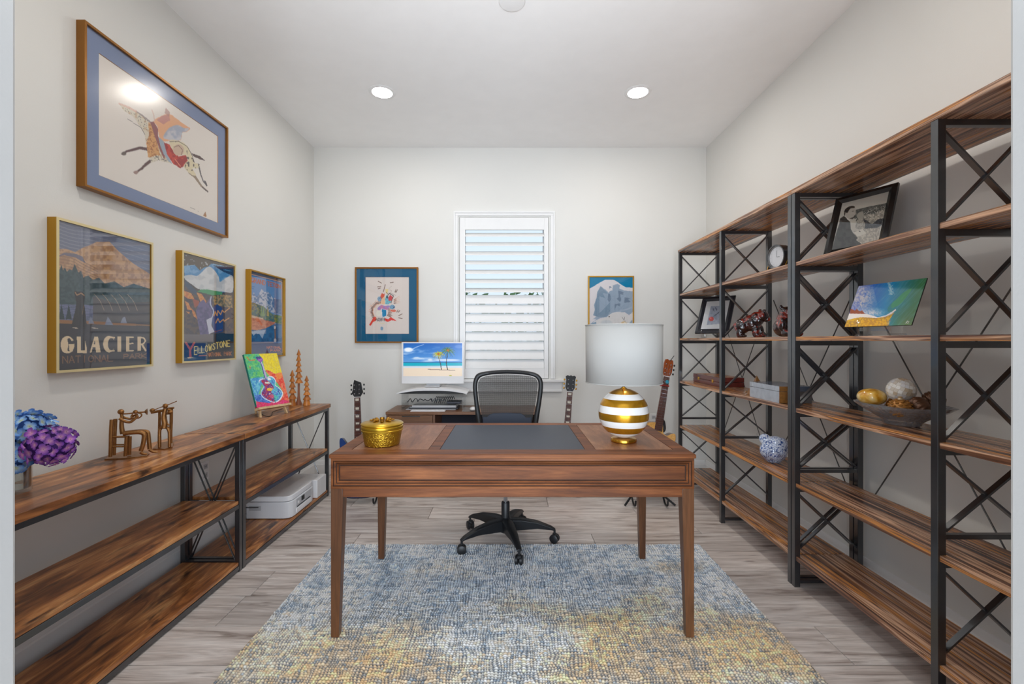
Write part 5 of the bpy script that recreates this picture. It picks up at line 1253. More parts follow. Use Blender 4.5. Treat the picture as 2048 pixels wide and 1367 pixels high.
# ---------------------------------------------------------------- guitars
M['rosewood'] = wood('rosewood', [(.3, (66, 34, 26)), (.6, (98, 52, 38)), (.8, (124, 72, 52))], (40, 40, 5), rough=.4, rnd=False)
def guitar(kind, label, loc, tilt, lean, outline, thick, bodym, sidem, cut, total, headm, inlay):
    t = thing('guitar', label, 'guitar', loc, (-lean, tilt, 0), None)
    out = spline(outline, 5)
    MB().prism(out, lambda x, z, s: (x, (0.0 if s == 0 else thick), z)).build('body', sidem, t, world=False, bev=.004)
    MB().prism([(x*.975, .012+z*.975) for x, z in out], lambda x, z, s: (x, (-.0008 if s == 0 else .002), z)).build('top', bodym, t, world=False, smooth=0)
    zn = total-.135   # nut
    z0 = cut
    mb = MB(); mb.add([(-.029, -.004, z0), (.029, -.004, z0), (.022, -.004, zn), (-.022, -.004, zn), (-.027, .018, z0), (.027, .018, z0), (.019, .016, zn), (-.019, .016, zn)],
                      [(0, 1, 2, 3), (4, 7, 6, 5), (0, 3, 7, 4), (1, 5, 6, 2), (3, 2, 6, 7), (0, 4, 5, 1)]); mb.build('neck', sidem, t, world=False, bev=.002)
    mb = MB(); mb.add([(-.029, -.009, z0-.06), (.029, -.009, z0-.06), (.0218, -.009, zn), (-.0218, -.009, zn), (-.029, -.0035, z0-.06), (.029, -.0035, z0-.06), (.0218, -.0035, zn), (-.0218, -.0035, zn)],
                      [(0, 1, 2, 3), (4, 7, 6, 5), (0, 3, 7, 4), (1, 5, 6, 2), (3, 2, 6, 7), (0, 4, 5, 1)])
    fb = mb.build('fretboard', M['rosewood'], t, world=False)
    fr = MB(); L_ = .64; zz = []
    for n_ in range(1, 21):
        z = zn-L_*(1-2**(-n_/12)); zz.append(z)
        if z > z0-.055: w = .0218+(.029-.0218)*(zn-z)/(zn-z0+.06); fr.box(-w, -.0104, z-.0009, w, -.009, z+.0009)
    o = fr.build('frets', M['chrome'], fb, world=False, smooth=0); o['kind'] = 'stuff'
    if inlay:
        for n_ in (1, 3, 5, 7, 9, 12, 15, 17):
            za = zn if n_ == 1 else zz[n_-2]; zb_ = zz[n_-1]; c = (za+zb_)/2; h = abs(za-zb_)*.28
            if c < z0-.04: continue
            MB().add([(-.013, -.0098, c-h), (.013, -.0098, c-h), (.0145, -.0098, c+h), (-.0145, -.0098, c+h)], [(0, 1, 2, 3)]).build('inlay', mat('pearl', (230, 222, 206), rough=.2) if 'pearl' not in bpy.data.materials else bpy.data.materials['pearl'], fb, world=False, smooth=0)
    MB().box(-.0225, -.0115, zn-.001, .0225, -.003, zn+.004).build('nut', M['ceramic'], t, world=False)
    ho = {'a': [(-.022, 0), (.022, 0), (.034, .03), (.036, .10), (.030, .128), (.012, .133), (0, .126), (-.012, .133), (-.030, .128), (-.036, .10), (-.034, .03)],
          'l': [(-.022, 0), (.022, 0), (.044, .035), (.036, .07), (.030, .105), (.028, .112), (-.022, .133), (-.030, .10), (-.034, .06), (-.042, .03)],
          'r': [(-.022, 0), (.022, 0), (.038, .03), (.036, .09), (.042, .122), (.028, .132), (.012, .126), (0, .134), (-.012, .126), (-.028, .132), (-.042, .122), (-.036, .09), (-.038, .03)]}[kind]
    MB().prism([(x, z+zn+.003) for x, z in ho], lambda x, z, s: (x, (-.006 if s == 0 else .009), z)).build('headstock', headm, t, world=False, bev=.0015)
    for i in range(3):
        for s_ in (-1, 1):
            zt_ = zn+.028+i*.034
            pg = MB().lathe([(.0045, 0), (.0045, .008), (.003, .010)], n=12).build('tuning_peg', M['chrome'], t, world=False); pg.rotation_euler = (PI/2, 0, 0); pg.location = (s_*.019, -.006, zt_)
            MB().sphere((s_*.050, .010, zt_), (.007, .004, .0085), 12, 8).build('tuner_button', M['blackp'] if kind == 'l' else M['gold'] if kind == 'r' else M['blackp'], t, world=False)
    mb = MB()
    for i in range(6):
        x = -.0175+i*.007; mb.tube([(x*1.35, -.014, .12), (x, -.0125, zn+.004), (x*1.05, -.009, zn+.03+.034*(i % 3))], .0006, 4)
    o = mb.build('strings', M['chrome'], t, world=False); o['kind'] = 'stuff'
    MB().box(-.045, -.012, .105, .045, -.001, .125).build('bridge', M['rosewood'] if kind == 'a' else M['chrome'], t, world=False, bev=.002)
    if kind == 'a': MB().lathe([(.001, 0), (.050, 0)], n=32, cap=False).build('sound_hole', M['groove'], t, world=False).matrix_local = Matrix.Translation((0, -.0012, .33)) @ Matrix.Rotation(PI/2, 4, 'X')
    else:
        for z in (.16, .25): MB().box(-.035, -.006, z-.017, .035, -.0005, z+.017).build('pickup', M['blackp'], t, world=False, bev=.002)
    return t
ac = [(0, 0), (.12, .012), (.19, .09), (.19, .17), (.145, .245), (.128, .285), (.138, .345), (.146, .395), (.135, .43), (.11, .425), (.075, .405), (.045, .42), (.030, .485), (0, .49), (-.06, .485), (-.12, .455), (-.145, .39), (-.13, .30), (-.145, .245), (-.19, .17), (-.19, .09), (-.12, .012)]
M['spruce'] = wood('spruce_top', [(.3, (222, 160, 80)), (.6, (236, 180, 100)), (.8, (244, 196, 124))], (60, 30, 1.5), rough=.2, coat=.5, rnd=False)
M['mahog'] = wood('mahogany', [(.3, (84, 40, 24)), (.6, (116, 58, 34)), (.8, (140, 76, 46))], (20, 20, 3), rough=.25, coat=.4, rnd=False)
M['headred'] = mat('figured_head', (150, 74, 36), rough=.2, coat=.5, var=.35, vscale=60)
s_ = 3.45/F
g = guitar('a', 'acoustic guitar with a pale spruce top leaning beside the tall bookcase', ((1296-1020)*s_, 3.43, EYE-(973-680)*s_), math.radians(11.2), math.radians(6), ac, .10, M['spruce'], M['mahog'], .49, .985, M['headred'], False)
cp_ = MB().box(-.026, -.020, .775, .026, -.010, .785); cp_.box(-.034, -.022, .770, -.024, .022, .79)
tag(cp_.build('capo', mat('red_capo', (150, 44, 36), rough=.35), g, world=False, bev=.002), 'dark red capo')
o = MB().lathe([(.001, -.004), (.013, -.004), (.014, 0), (.001, 0)], n=24).build('clip_tuner', mat('teal_dial', (60, 150, 176), rough=.2), g, world=False); o.matrix_local = Matrix.Translation((.006, -.016, .81)) @ Matrix.Rotation(PI/2, 4, 'X')
MB().bar((.006, .0, .97), (.030, -.006, 1.02), .014, .005).build('strap_end', M['blackp'], g, world=False, bev=.001)
le = [(0, 0), (.10, .012), (.16, .08), (.155, .16), (.115, .23), (.108, .27), (.125, .33), (.13, .39), (.105, .40), (.075, .355), (.035, .335), (0, .34), (-.035, .35), (-.075, .385), (-.12, .455), (-.145, .45), (-.14, .36), (-.108, .27), (-.12, .22), (-.16, .15), (-.165, .08), (-.10, .012)]
s_ = 3.5/F
guitar('l', 'blue electric guitar with pearl block inlays, left of the desk', ((720-1020)*s_, 3.48, .045), math.radians(-3.0), math.radians(6), le, .045, mat('blue_flame', (34, 66, 130), rough=.15, coat=.8, var=.3, vscale=30), mat('dark_blue', (24, 34, 62), rough=.2, coat=.5), .34, .905, M['blackp'], True)
lp = [(0, 0), (.11, .012), (.17, .08), (.165, .16), (.12, .23), (.112, .27), (.125, .33), (.118, .375), (.08, .36), (.04, .33), (0, .33), (-.04, .36), (-.09, .385), (-.13, .35), (-.112, .27), (-.12, .23), (-.165, .16), (-.17, .08), (-.11, .012)]
s_ = 3.68/F
guitar('r', 'sunburst electric guitar whose black headstock shows right of the window', ((1124-1020)*s_, 3.66, .05), math.radians(5.2), math.radians(6), lp, .05, mat('sunburst', (150, 76, 30), rough=.15, coat=.8, var=.4, vscale=6), M['mahog'], .34, .925, M['blackp'], True)
def gstand(x, y, label, arm):
    t = thing('guitar_stand', label, 'guitar stand', (x, y, 0))
    MB().tube([(x, y+.19, .05), (x, y+.17, .44)], .009, 10).build('pole', M['blackp'], t)
    for dx, dy in ((-.19, -.10), (.19, -.10), (0, .28)): MB().tube([(x, y+.18, .16), (x+dx, y+.10+dy, .012)], .008, 10).build('leg', M['blackp'], t)
    for s_ in (-1, 1):
        MB().tube(spline([(x, y+.18, .13), (x+s_*.11, y+.125, .125), (x+s_*.12, y+.03, .022+.0*arm), (x+s_*.12, y-.03, .022), (x+s_*.12, y-.04, .06)], 4, False), .007, 8).build('lower_arm', M['blackp'], t)
    if arm: MB().tube(spline([(x, y+.17, .44), (x, y+.17, .50), (x+.06, y+.16, arm-.07), (x+.15, y+.15, arm-.09), (x+.155, y+.15, arm-.02), (x+.135, y+.15, arm), (x+.09, y+.15, arm+.01)], 5, False), .010, 10).build('neck_arm', M['blackp'], t)
gstand((720-1020)*3.5/F, 3.48, 'black stand under the blue electric guitar', 0)
gstand((1296-1020)*3.45/F+.01, 3.43, 'black stand with a hooked arm behind the acoustic guitar', .63)
gstand((1124-1020)*3.68/F, 3.66, 'black stand under the sunburst electric guitar', 0)
# ---------------------------------------------------------------- things on the tall bookcases
def leaning(name, label, O, yaw, lean, W, H, bl, bb, depth, framem, art, cat='photo frame', prof=.012):
    t = thing(name, label, cat, O, (-lean, 0, yaw))
    mb = MB(); o = [(0, 0), (W, 0), (W, H), (0, H)]; i = [(bl, bb), (W-bl, bb), (W-bl, H-bl), (bl, H-bl)]; m_ = [((a+c)/2, (b+d)/2) for (a, b), (c, d) in zip(o, i)]
    v = [(x, .006, z) for x, z in o]+[(x, 0, z) for x, z in m_]+[(x, prof, z) for x, z in i]+[(x, depth, z) for x, z in o]
    f = []
    for r_ in range(2): f += [(r_*4+k_, r_*4+(k_+1) % 4, r_*4+4+(k_+1) % 4, r_*4+4+k_) for k_ in range(4)]
    f += [(k_, 12+k_, 12+(k_+1) % 4, (k_+1) % 4) for k_ in range(4)]+[(12, 15, 14, 13)]
    mb.add(v, f).build('frame', framem, t, world=False, smooth=20, bev=.001)
    art.build('print', PRINT, t, bl, bb, W-2*bl, H-bl-bb, prof-.001)
    MB().add([(bl, prof-.003, bb), (W-bl, prof-.003, bb), (W-bl, prof-.003, H-bl), (bl, prof-.003, H-bl)], [(0, 1, 2, 3)]).build('glass', M['glasspane'], t, world=False, smooth=0)
    return t
# black-and-white photograph
k = 8.544; q = [(1640+355/k, 360+385/k), (1640+1160/k, 360+175/k), (1640+970/k, 360+1045/k), (1640+185/k, 360+1170/k)]
a = Art(130, 165, q, (206, 200, 188)).crop(1640, 360, k)
a.poly([(560,500),(800,440),(1120,375),(1080,560),(560,700)], (120,122,116), col2=(90,94,90), nz=18); a.poly([(700,590),(900,560),(1090,480),(1040,700),(960,900),(700,850)], (196,188,172), col2=(150,146,136), nz=20)
a.speck(a.pmask([(700,520),(1100,400),(1050,650),(720,680)]), (226,220,206), 16, .66, .8, 3); a.poly([(720,640),(860,740),(980,650),(1060,640),(1030,760),(900,830),(740,820),(700,700)], (84,90,94), col2=(60,66,70), nz=14)
a.poly([(550,860),(700,820),(980,800),(990,1040),(690,1090),(560,960)], (214,206,190), col2=(178,170,156), nz=24)
a.poly([(320,640),(380,600),(440,640),(490,700),(500,820),(540,890),(620,970),(590,1010),(680,1070),(690,1100),(480,1140),(180,1180),(250,900),(300,740)], (76,78,74), col2=(60,62,60), nz=36, sm=False)
a.poly([(400,590),(470,650),(490,660),(480,690),(440,660)], (216,210,200)); a.poly([(395,570),(420,520),(470,470),(540,445),(580,480),(580,560),(570,600),(540,640),(480,655),(430,620)], (192,184,172), sm=True); a.poly([(385,560),(400,490),(460,440),(530,425),(570,440),(560,460),(500,470),(470,500),(440,550),(410,540),(395,600)], (44,44,42), sm=True)
a.stroke([(525,520),(555,515)], 8, (60,56,52)); a.poly([(470,640),(540,620),(570,580),(575,620),(530,655)], (80,78,74)); a.stroke([(575,540),(590,565)], 8, (192,184,172))
a.poly([(500,690),(540,660),(600,640),(560,760),(580,860),(510,840)], (206,200,186)); a.poly([(600,600),(640,540),(700,520),(720,560),(715,620),(690,660),(640,660)], (176,170,158), sm=True); a.poly([(610,660),(700,650),(740,720),(740,800),(640,830),(570,800)], (150,146,136), col2=(190,184,170), nz=12); a.poly([(545,880),(700,820),(760,900),(620,950)], (226,220,206)); a.stroke([(640,855),(660,865)], 14, (50,50,50)); a.stroke([(930,830),(930,1000)], 8, (110,104,96)); a.stroke([(330,700),(360,900),(440,1040)], 5, (54,56,54), sm=True)
u, v, b = rectpose(None, -1.1504, .3354); O = Vector((1.5618, 2.2171, 1.6999))-u*.034-v*.045
leaning('photo_frame', 'black frame with a black-and-white photo of a seated man in a suit, on the bookcase', O, -1.1504, .3354, .2656, .330, .034, .045, .020, mat('black_frame', (26, 24, 24), rough=.25, coat=.3), a)
nrm = -(u.cross(v)) if (u.cross(v)).dot(Vector((-1, -1, 0))) < 0 else u.cross(v)
t = thing('plate_stand', 'small black ornate stand under the black-and-white photo', 'stand', (O.x, O.y, 1.6545))
MB().bar(O+u*.06+v*.010+nrm*.004, O+u*.18+v*.010+nrm*.004, .003, .016, up=v).build('front_lip', M['black'], t)
mb = MB()
for i in range(13): mb.sphere(O+u*(.062+i*.0097)+v*.020+nrm*.005, .0032, 8, 6)
mb.build('beaded_rim', M['chrome'], t)['kind'] = 'stuff'
for s0 in (.06, .18): MB().tube([O+u*s0+v*.012+nrm*.004, Vector((O.x, O.y, 1.6560))+u*s0+b*.004, Vector((O.x, O.y, 1.6560))+u*s0+b*.09], .0022, 8).build('foot', M['black'], t)

# wave picture on clear stand
k = 9.767; q = [(1680+365/k, 550+212/k), (1680+1705/k, 550+52/k), (1680+1395/k, 550+975/k), (1680+90/k, 550+1005/k)]
a = Art(190, 140, q, (40, 130, 160)).crop(1680, 550, k)
tt = np.clip((a.X+a.Y*.35-500)/1150, 0, 1)[..., None]
c1, c2, c3 = np.array([56, 84, 196.]), np.array([24, 140, 196.]), np.array([62, 128, 84.])
a.a = np.where(tt < .5, c1*(1-tt*2)+c2*tt*2, c2*(2-tt*2)+c3*(tt*2-1))
f_ = np.clip((a.Y-560)/400, 0, 1)[..., None]*np.clip((a.X-950)/300, 0, 1)[..., None]; a.a = a.a*(1-f_*.8)+np.array([98, 118, 60])*f_*.8
st = np.clip((vnoise((a.X+a.Y*.9)/16, (a.Y-a.X*.35)/150, 61)-.45)*2, 0, 1); a.put(st, (120,190,210), .30)
a.poly([(1000,560),(1100,470),(1250,330),(1400,260),(1300,420),(1180,560),(1020,640)], (80,170,80), .6, sm=True); a.poly([(930,640),(1010,550),(1000,620),(1070,680),(950,720)], (40,140,130), .7, sm=True)
d_ = np.clip(1.25-np.hypot((a.X-380)/330, (a.Y-440)/330), 0, 1)*(fbm(a.X/22, a.Y/22, 71, 4)*1.6); a.put(np.clip(d_, 0, .95)*(a.X < 640+.25*(a.Y-210)), (214,206,206))
d_ = np.clip(1.0-np.hypot((a.X-600)/360, (a.Y-730)/120), 0, 1)*(a.Y < 800); a.put(np.clip(d_*fbm(a.X/18, a.Y/18, 72, 3)*1.7, 0, .95), (222,222,226))
a.poly([(205,660),(215,650),(260,670),(290,690),(330,650),(360,690),(400,700),(430,680),(470,735),(500,755),(190,745)], (160,74,32))
a.poly([(160,745),(520,755),(640,790),(740,820),(900,780),(1000,720),(1085,660),(1095,680),(1000,760),(880,810),(700,835),(400,815),(130,900)], (246,236,228))
a.poly([(120,880),(260,840),(420,815),(700,835),(880,815),(1010,760),(1060,720),(960,880),(940,1010),(80,1020)], (196,142,40), col2=(236,180,20), nz=26); a.poly([(400,880),(700,860),(900,900),(880,990),(420,1000)], (246,184,10), .8, col2=(206,140,20), nz=22)
a.stroke([(560,830),(760,850),(950,810),(1060,740)], [10,6], (150,100,40), .7, sm=True); a.stroke([(940,150),(985,230),(980,300),(1000,360)], [44,60], (150,206,216), .6); a.speck(a.pmask([(930,140),(1010,140),(1060,380),(950,380)]), (236,240,236), 10, .6, .6, 5)
a.stroke([(1285,940),(1320,895)], 12, (240,236,230)); a.stroke([(1345,905),(1320,945)], 10, (240,236,230))
O = Vector((1.5076, 2.051, 1.3157)); yaw, lean = -1.3524, .4019; W_, H_ = .2798, .2023
t = thing('wave_picture', 'glossy frameless photo panel of a curling ocean wave on the bookcase', 'picture', O, (-lean, 0, yaw))
MB().box(0, .0006, 0, W_, .005, H_).build('panel', M['blackp'], t, world=False)
a.build('print', paint_mat('gloss_print', rough=.12, spec=.6, coat=.6), t, 0, 0, W_, H_, 0)
def clearstand(O, u, v, b, nrm, zs, s0, s1, label, hgt):
    t = thing('display_stand', label, 'stand', (O.x+u.x*(s0+s1)/2, O.y+u.y*(s0+s1)/2, zs), group='clear display stands on the bookcase')
    for s_ in (s0, s1):
        B = Vector((O.x, O.y, zs+.005))+u*s_
        MB().tube(spline([tuple(p) for p in (O+u*s_+v*.020+nrm*.010, O+u*s_+v*.004+nrm*.013, O+u*s_-v*.008+nrm*.004, B+b*.0, B-b*.012)], 4, False), .0045, 10).build('front_hook', M['clear'], t)
        MB().tube([tuple(B+b*.0), tuple(B+b*.08)], .005, 10).build('foot_rail', M['clear'], t)
        MB().tube([tuple(B+b*.06), tuple(O+u*s_+v*hgt-nrm*.014)], .004, 8).build('back_support', M['clear'], t)
    MB().bar(O+u*s0-v*.014+b*.012, O+u*s1-v*.014+b*.012, .005, .016, up=(0, 0, 1)).build('cross_piece', M['clear'], t)
u, v, b = rectpose(None, yaw, lean); nrm = -(u.cross(v)) if (u.cross(v)).dot(Vector((-1, -1, 0))) < 0 else u.cross(v)
clearstand(O, u, v, b, nrm, 1.2745, .065, .20, 'clear moulded stand under the ocean wave picture', .09)

# cherry print
k = 9.309; q = [(1380+305/k, 580+190/k), (1380+735/k, 580+165/k), (1380+640/k, 580+705/k), (1380+190/k, 580+710/k)]
a = Art(80, 110, q, (226, 228, 230)).crop(1380, 580, k)
a.poly([(380,275),(640,260),(560,610),(305,630)], (176,184,200), col2=(156,166,184), nz=40); a.ell(392,515,48,42,(216,52,48)); a.ell(380,500,16,12,(240,130,120)); a.stroke([(440,465),(520,400),(560,370)], 9, (60,66,78)); a.stroke([(425,320),(430,350)], 16, (90,100,116)); a.stroke([(490,325),(492,350)], 16, (90,100,116)); a.stroke([(465,300),(470,315)], 12, (90,100,116))
O = Vector((1.493, 3.686, 1.315)); yaw, lean = -.8284, .46
leaning('photo_frame', 'black-framed picture of a red cherry on the farther bookcase', O, yaw, lean, .263, .334, .040, .040, .018, mat('blueblack_frame', (34, 38, 46), rough=.3, coat=.2), a)
u, v, b = rectpose(None, yaw, lean); nrm = -(u.cross(v)) if (u.cross(v)).dot(Vector((-1, -1, 0))) < 0 else u.cross(v)
clearstand(O, u, v, b, nrm, 1.2745, .06, .20, 'clear moulded stand under the cherry picture', .10)

# clock
t = thing('clock', 'round black table clock with a white face on the bookcase', 'clock', (1.522, 2.575, 1.6545), (0, 0, math.radians(-80)))
R_ = .068
def ylathe(mb, prof, c, n=56):
    v = []; m = len(prof)
    for r, y in prof:
        for k_ in range(n): a_ = 2*PI*k_/n; v.append((c[0]+r*math.cos(a_), c[1]+y, c[2]+r*math.sin(a_)))
    return mb.add(v, [(i*n+k_, i*n+(k_+1) % n, (i+1)*n+(k_+1) % n, (i+1)*n+k_) for i in range(m-1) for k_ in range(n)])
cc = (0, 0, R_+.004)
ylathe(MB(), [(.054, -.012), (.062, -.026), (R_, -.026), (R_, .022), (.001, .024)], cc).build('case', M['black'], t, world=False)
ylathe(MB(), [(.001, -.014), (.0575, -.014)], cc).build('dial', mat('dial_white', (236, 236, 240), rough=.4), t, world=False)
for i in range(12):
    a_ = 2*PI*i/12; p = (cc[0]+.049*math.sin(a_), -.0145, cc[2]+.049*math.cos(a_)); q_ = (cc[0]+.044*math.sin(a_), -.0145, cc[2]+.044*math.cos(a_)); MB().bar(p, q_, .0016, .0006, up=(0, 1, 0)).build('hour_mark', M['greyp'], t, world=False)
MB().bar((0, -.0155, cc[2]), (.002, -.0155, cc[2]+.036), .0018, .0008, up=(0, 1, 0)).build('minute_hand', M['blackp'], t, world=False)
MB().bar((0, -.0155, cc[2]), (.022, -.0155, cc[2]-.002), .0025, .0008, up=(0, 1, 0)).build('hour_hand', M['blackp'], t, world=False)
ylathe(MB(), [(.001, -.0225), (.060, -.0225)], cc).build('glass', M['glasspane'], t, world=False)
for s_ in (-1, 1):
    MB().lathe([(.006, 0), (.006, .008)], n=14).build('pivot_knob', M['gold'], t, world=False).matrix_local = Matrix.Translation((s_*R_, .006, cc[2]+.004)) @ Matrix.Rotation(s_*PI/2, 4, 'Y')
    MB().tube([(s_*(R_+.005), .006, cc[2]+.004), (s_*(R_-.002), -.022, .003)], .0018, 8).build('leg', M['gold'], t, world=False)

# lacquered bears
def lacquer(name):
    m, nt, b = newmat(name); N = nt.nodes; L = nt.links; tc = N.new('ShaderNodeTexCoord')
    vo = N.new('ShaderNodeTexVoronoi'); vo.inputs['Scale'].default_value = 55; L.new(tc.outputs['Object'], vo.inputs['Vector'])
    nz = N.new('ShaderNodeTexNoise'); nz.inputs['Scale'].default_value = 16; nz.inputs['Detail'].default_value = 3; L.new(tc.outputs['Object'], nz.inputs['Vector'])
    rp = N.new('ShaderNodeValToRGB'); e = rp.color_ramp.elements
    for _ in range(4): e.new(.5)
    for i, (p, c) in enumerate([(.30, (70, 16, 16)), (.42, (36, 18, 20)), (.50, (28, 20, 24)), (.57, (150, 44, 30)), (.64, (60, 26, 26)), (.74, (60, 84, 120))]): e[i].position = p; e[i].color = (*lin(c), 1)
    L.new(nz.outputs['Fac'], rp.inputs[0]); L.new(rp.outputs[0], b.inputs['Base Color']); b.inputs['Roughness'].default_value = .08; b.inputs['Coat Weight'].default_value = 1.0
    bp = N.new('ShaderNodeBump'); bp.inputs['Strength'].default_value = .9; bp.inputs['Distance'].default_value = .006; L.new(vo.outputs['Distance'], bp.inputs['Height']); L.new(bp.outputs[0], b.inputs['Normal']); return m
M['lacquer'] = lacquer('red_brown_lacquer')
def blob(name, m, parent, parts, vox=.0045, loc=(0, 0, 0), rot=(0, 0, 0)):
    mb = MB()
    for c, r in parts: mb.sphere(c, r, 16, 10)
    o = mb.build(name, m, parent, world=False, smooth=0)
    rm = o.modifiers.new('remesh', 'REMESH'); rm.mode = 'VOXEL'; rm.voxel_size = vox; rm.use_smooth_shade = True
    sm = o.modifiers.new('smooth', 'SMOOTH'); sm.factor = .6; sm.iterations = 4
    o.location = loc; o.rotation_euler = rot; return o
t = thing('bear_figurine', 'red-brown lacquered walking bear figurine between the bookcase posts', 'figurine', (1.592, 3.0, 1.2745), (0, 0, math.radians(-28)))
blob('bear_body', M['lacquer'], t, [((-.055, 0, .075), (.050, .045, .052)), ((0, 0, .095), (.060, .044, .055)), ((.030, 0, .120), (.045, .042, .050)), ((-.070, -.022, .030), (.022, .018, .038)), ((-.060, .024, .030), (.022, .018, .038)), ((.025, -.026, .040), (.024, .018, .046)), ((.050, .024, .040), (.024, .018, .046)),
     ((-.060, -.024, .010), (.028, .018, .010)), ((.040, -.028, .010), (.028, .018, .010)), ((.062, .024, .010), (.026, .017, .010)), ((-.05, .026, .010), (.026, .017, .010)),
     ((.062, -.008, .140), (.038, .036, .036)), ((.088, -.014, .118), (.024, .020, .020)), ((.050, .014, .176), (.012, .008, .013)), ((.072, -.036, .170), (.012, .008, .013)), ((-.100, 0, .085), (.012, .010, .012))])
t2 = thing('bear_figurine', 'red-brown lacquered sitting bear figurine half hidden by the double post', 'figurine', (1.585, 2.62, 1.2745), (0, 0, math.radians(15)))
blob('bear_body', M['lacquer'], t2, [((0, .01, .055), (.062, .050, .055)), ((0, 0, .100), (.050, .042, .048)), ((0, -.018, .140), (.042, .038, .036)), ((0, -.052, .130), (.020, .022, .018)), ((-.034, -.004, .172), (.012, .008, .013)), ((.034, -.004, .172), (.012, .008, .013)),
     ((-.040, -.045, .020), (.020, .034, .020)), ((.040, -.045, .020), (.020, .034, .020)), ((-.050, -.025, .070), (.017, .022, .040)), ((.050, -.025, .070), (.017, .022, .040))])

# red case, silver box, pyramid, crystals
t = thing('wooden_case', 'dark red wooden case with two latches on the farther bookcase', 'case', (1.63, 3.584, .9105))
M['redwood'] = wood('red_wood', [(.3, (84, 26, 20)), (.6, (112, 36, 28)), (.8, (136, 50, 38))], (16, 1.6, 16), rough=.25, coat=.4)
MB().box(1.54, 3.344, .911, 1.722, 3.824, .944).build('case_bottom', M['redwood'], t, bev=.002)
MB().box(1.54, 3.344, .9455, 1.722, 3.824, .980).build('case_lid', M['redwood'], t, bev=.002)
for i in range(3): MB().box(1.56, 3.37+i*.15, .9801, 1.70, 3.50+i*.15, .9812).build('inlaid_panel', wood('case_inlay_%s' % 'abc'[i], [(.3, (176, 96, 40)), (.6, (206, 130, 60))], (16, 3, 16), rough=.25), t)
for yy in (3.46, 3.72): MB().box(1.5365, yy-.010, .934, 1.5402, yy+.010, .958).build('latch', M['gold'], t, bev=.001)
t = thing('jewellery_box', 'silver shell-tiled box with an amber end on the bookcase shelf', 'box', (1.565, 2.643, .9105))
x0, x1, y0, y1 = 1.474, 1.655, 2.492, 2.796
M['shellsilver'] = mat('silver_shell', (188, 194, 204), rough=.25, metal=.4, var=.25, vscale=30, bump=.3, bscale=80); M['amber'] = mat('amber_shell', (134, 90, 42), rough=.3, coat=.4, var=.55, vscale=60)
MB().box(x0+.001, y0+.001, .911, x1, y1, .974).build('box_body', mat('box_grey', (104, 98, 96), rough=.4, var=.1, vscale=20), t)
MB().box(x0+.001, y0+.001, .975, x1, y1, 1.003).build('box_lid', mat('box_lid_dark', (84, 92, 108), rough=.25, coat=.3, var=.1), t)
for z0, z1 in ((.9112, .9735), (.9755, 1.0028)):
    n = 8 if z0 > .95 else 1
    for i in range(n): MB().box(x0-.0012, y0+(y1-y0)*i/n+.0006, z0, x0+.001, y0+(y1-y0)*(i+1)/n-.0006, z1).build('shell_tile', M['shellsilver'], t, bev=.0004)
    MB().box(x0, y0-.0012, z0, x0+.105, y0+.001, z1).build('end_tile', M['amber'], t, bev=.0004)
t = thing('pyramid_ornament', 'brown pyramid ornament behind the silver box', 'ornament', (1.556, 2.87, .9105))
MB().add([(-.045, -.045, .0005), (.045, -.045, .0005), (.045, .045, .0005), (-.045, .045, .0005), (0, 0, .126)], [(3, 2, 1, 0), (0, 1, 4), (1, 2, 4), (2, 3, 4), (3, 0, 4)]).build('pyramid', M['amber'], t, world=False, bev=.001, smooth=0)
for i, (dx, dy, s_, lab) in enumerate(((1.492, 2.885, .016, 'clear crystal nearest the shelf edge, left of the silver box'), (1.512, 2.835, .020, 'larger clear crystal touching the silver box corner'), (1.520, 2.925, .013, 'small amber-tinted crystal behind the other two'))):
    mb = MB(); v = [(0, 0, s_*1.8), (0, 0, 0)]+[(s_*.8*math.cos(a_), s_*.8*math.sin(a_), s_*(.5 if j % 2 else 1.0)) for j, a_ in enumerate([2*PI*k_/6 for k_ in range(6)])]
    mb.add(v, [(0, 2+j, 2+(j+1) % 6) for j in range(6)]+[(1, 2+(j+1) % 6, 2+j) for j in range(6)])
    o = mb.build('crystal', M['clear'] if i < 2 else M['amber'], None, world=False, smooth=0); o.location = (dx, dy, .911); tag(o, lab, 'crystal', 'crystals beside the silver box')

# glass bowl with ornaments
BC = (1.60, 1.86, .9105)
t = thing('glass_bowl', 'wavy oval clear glass bowl heaped with decorative balls', 'bowl', BC)
wv = lambda a_, i, r: 1+(.05*math.sin(5*a_+.6)+.02*math.sin(24*a_))*min(1, max(0, (i-3)/5) if i < 9 else max(0, (15-i)/5))
pr = [(.001, .0005), (.052, .0005), (.060, .006), (.062, .016), (.078, .030), (.105, .048), (.130, .066), (.150, .084), (.1515, .087), (.149, .086), (.128, .070), (.103, .053), (.076, .035), (.045, .022), (.001, .020)]
m_, nt, b_ = newmat('cut_glass'); N = nt.nodes; L = nt.links
o_ = N['Material Output']; tr = N.new('ShaderNodeBsdfTransparent'); tr.inputs[0].default_value = (.96, .97, .99, 1); gl_ = N.new('ShaderNodeBsdfGlossy'); gl_.inputs['Roughness'].default_value = .06
tc = N.new('ShaderNodeTexCoord'); vo = N.new('ShaderNodeTexVoronoi'); vo.inputs['Scale'].default_value = 60; L.new(tc.outputs['Object'], vo.inputs['Vector'])
bp = N.new('ShaderNodeBump'); bp.inputs['Strength'].default_value = .8; bp.inputs['Distance'].default_value = .004; L.new(vo.outputs['Distance'], bp.inputs['Height']); L.new(bp.outputs[0], gl_.inputs['Normal'])
fr = N.new('ShaderNodeFresnel'); L.new(bp.outputs[0], fr.inputs['Normal']); ml = N.new('ShaderNodeMath'); ml.operation = 'MULTIPLY_ADD'; ml.inputs[1].default_value = 1.5; ml.inputs[2].default_value = .05; ml.use_clamp = True
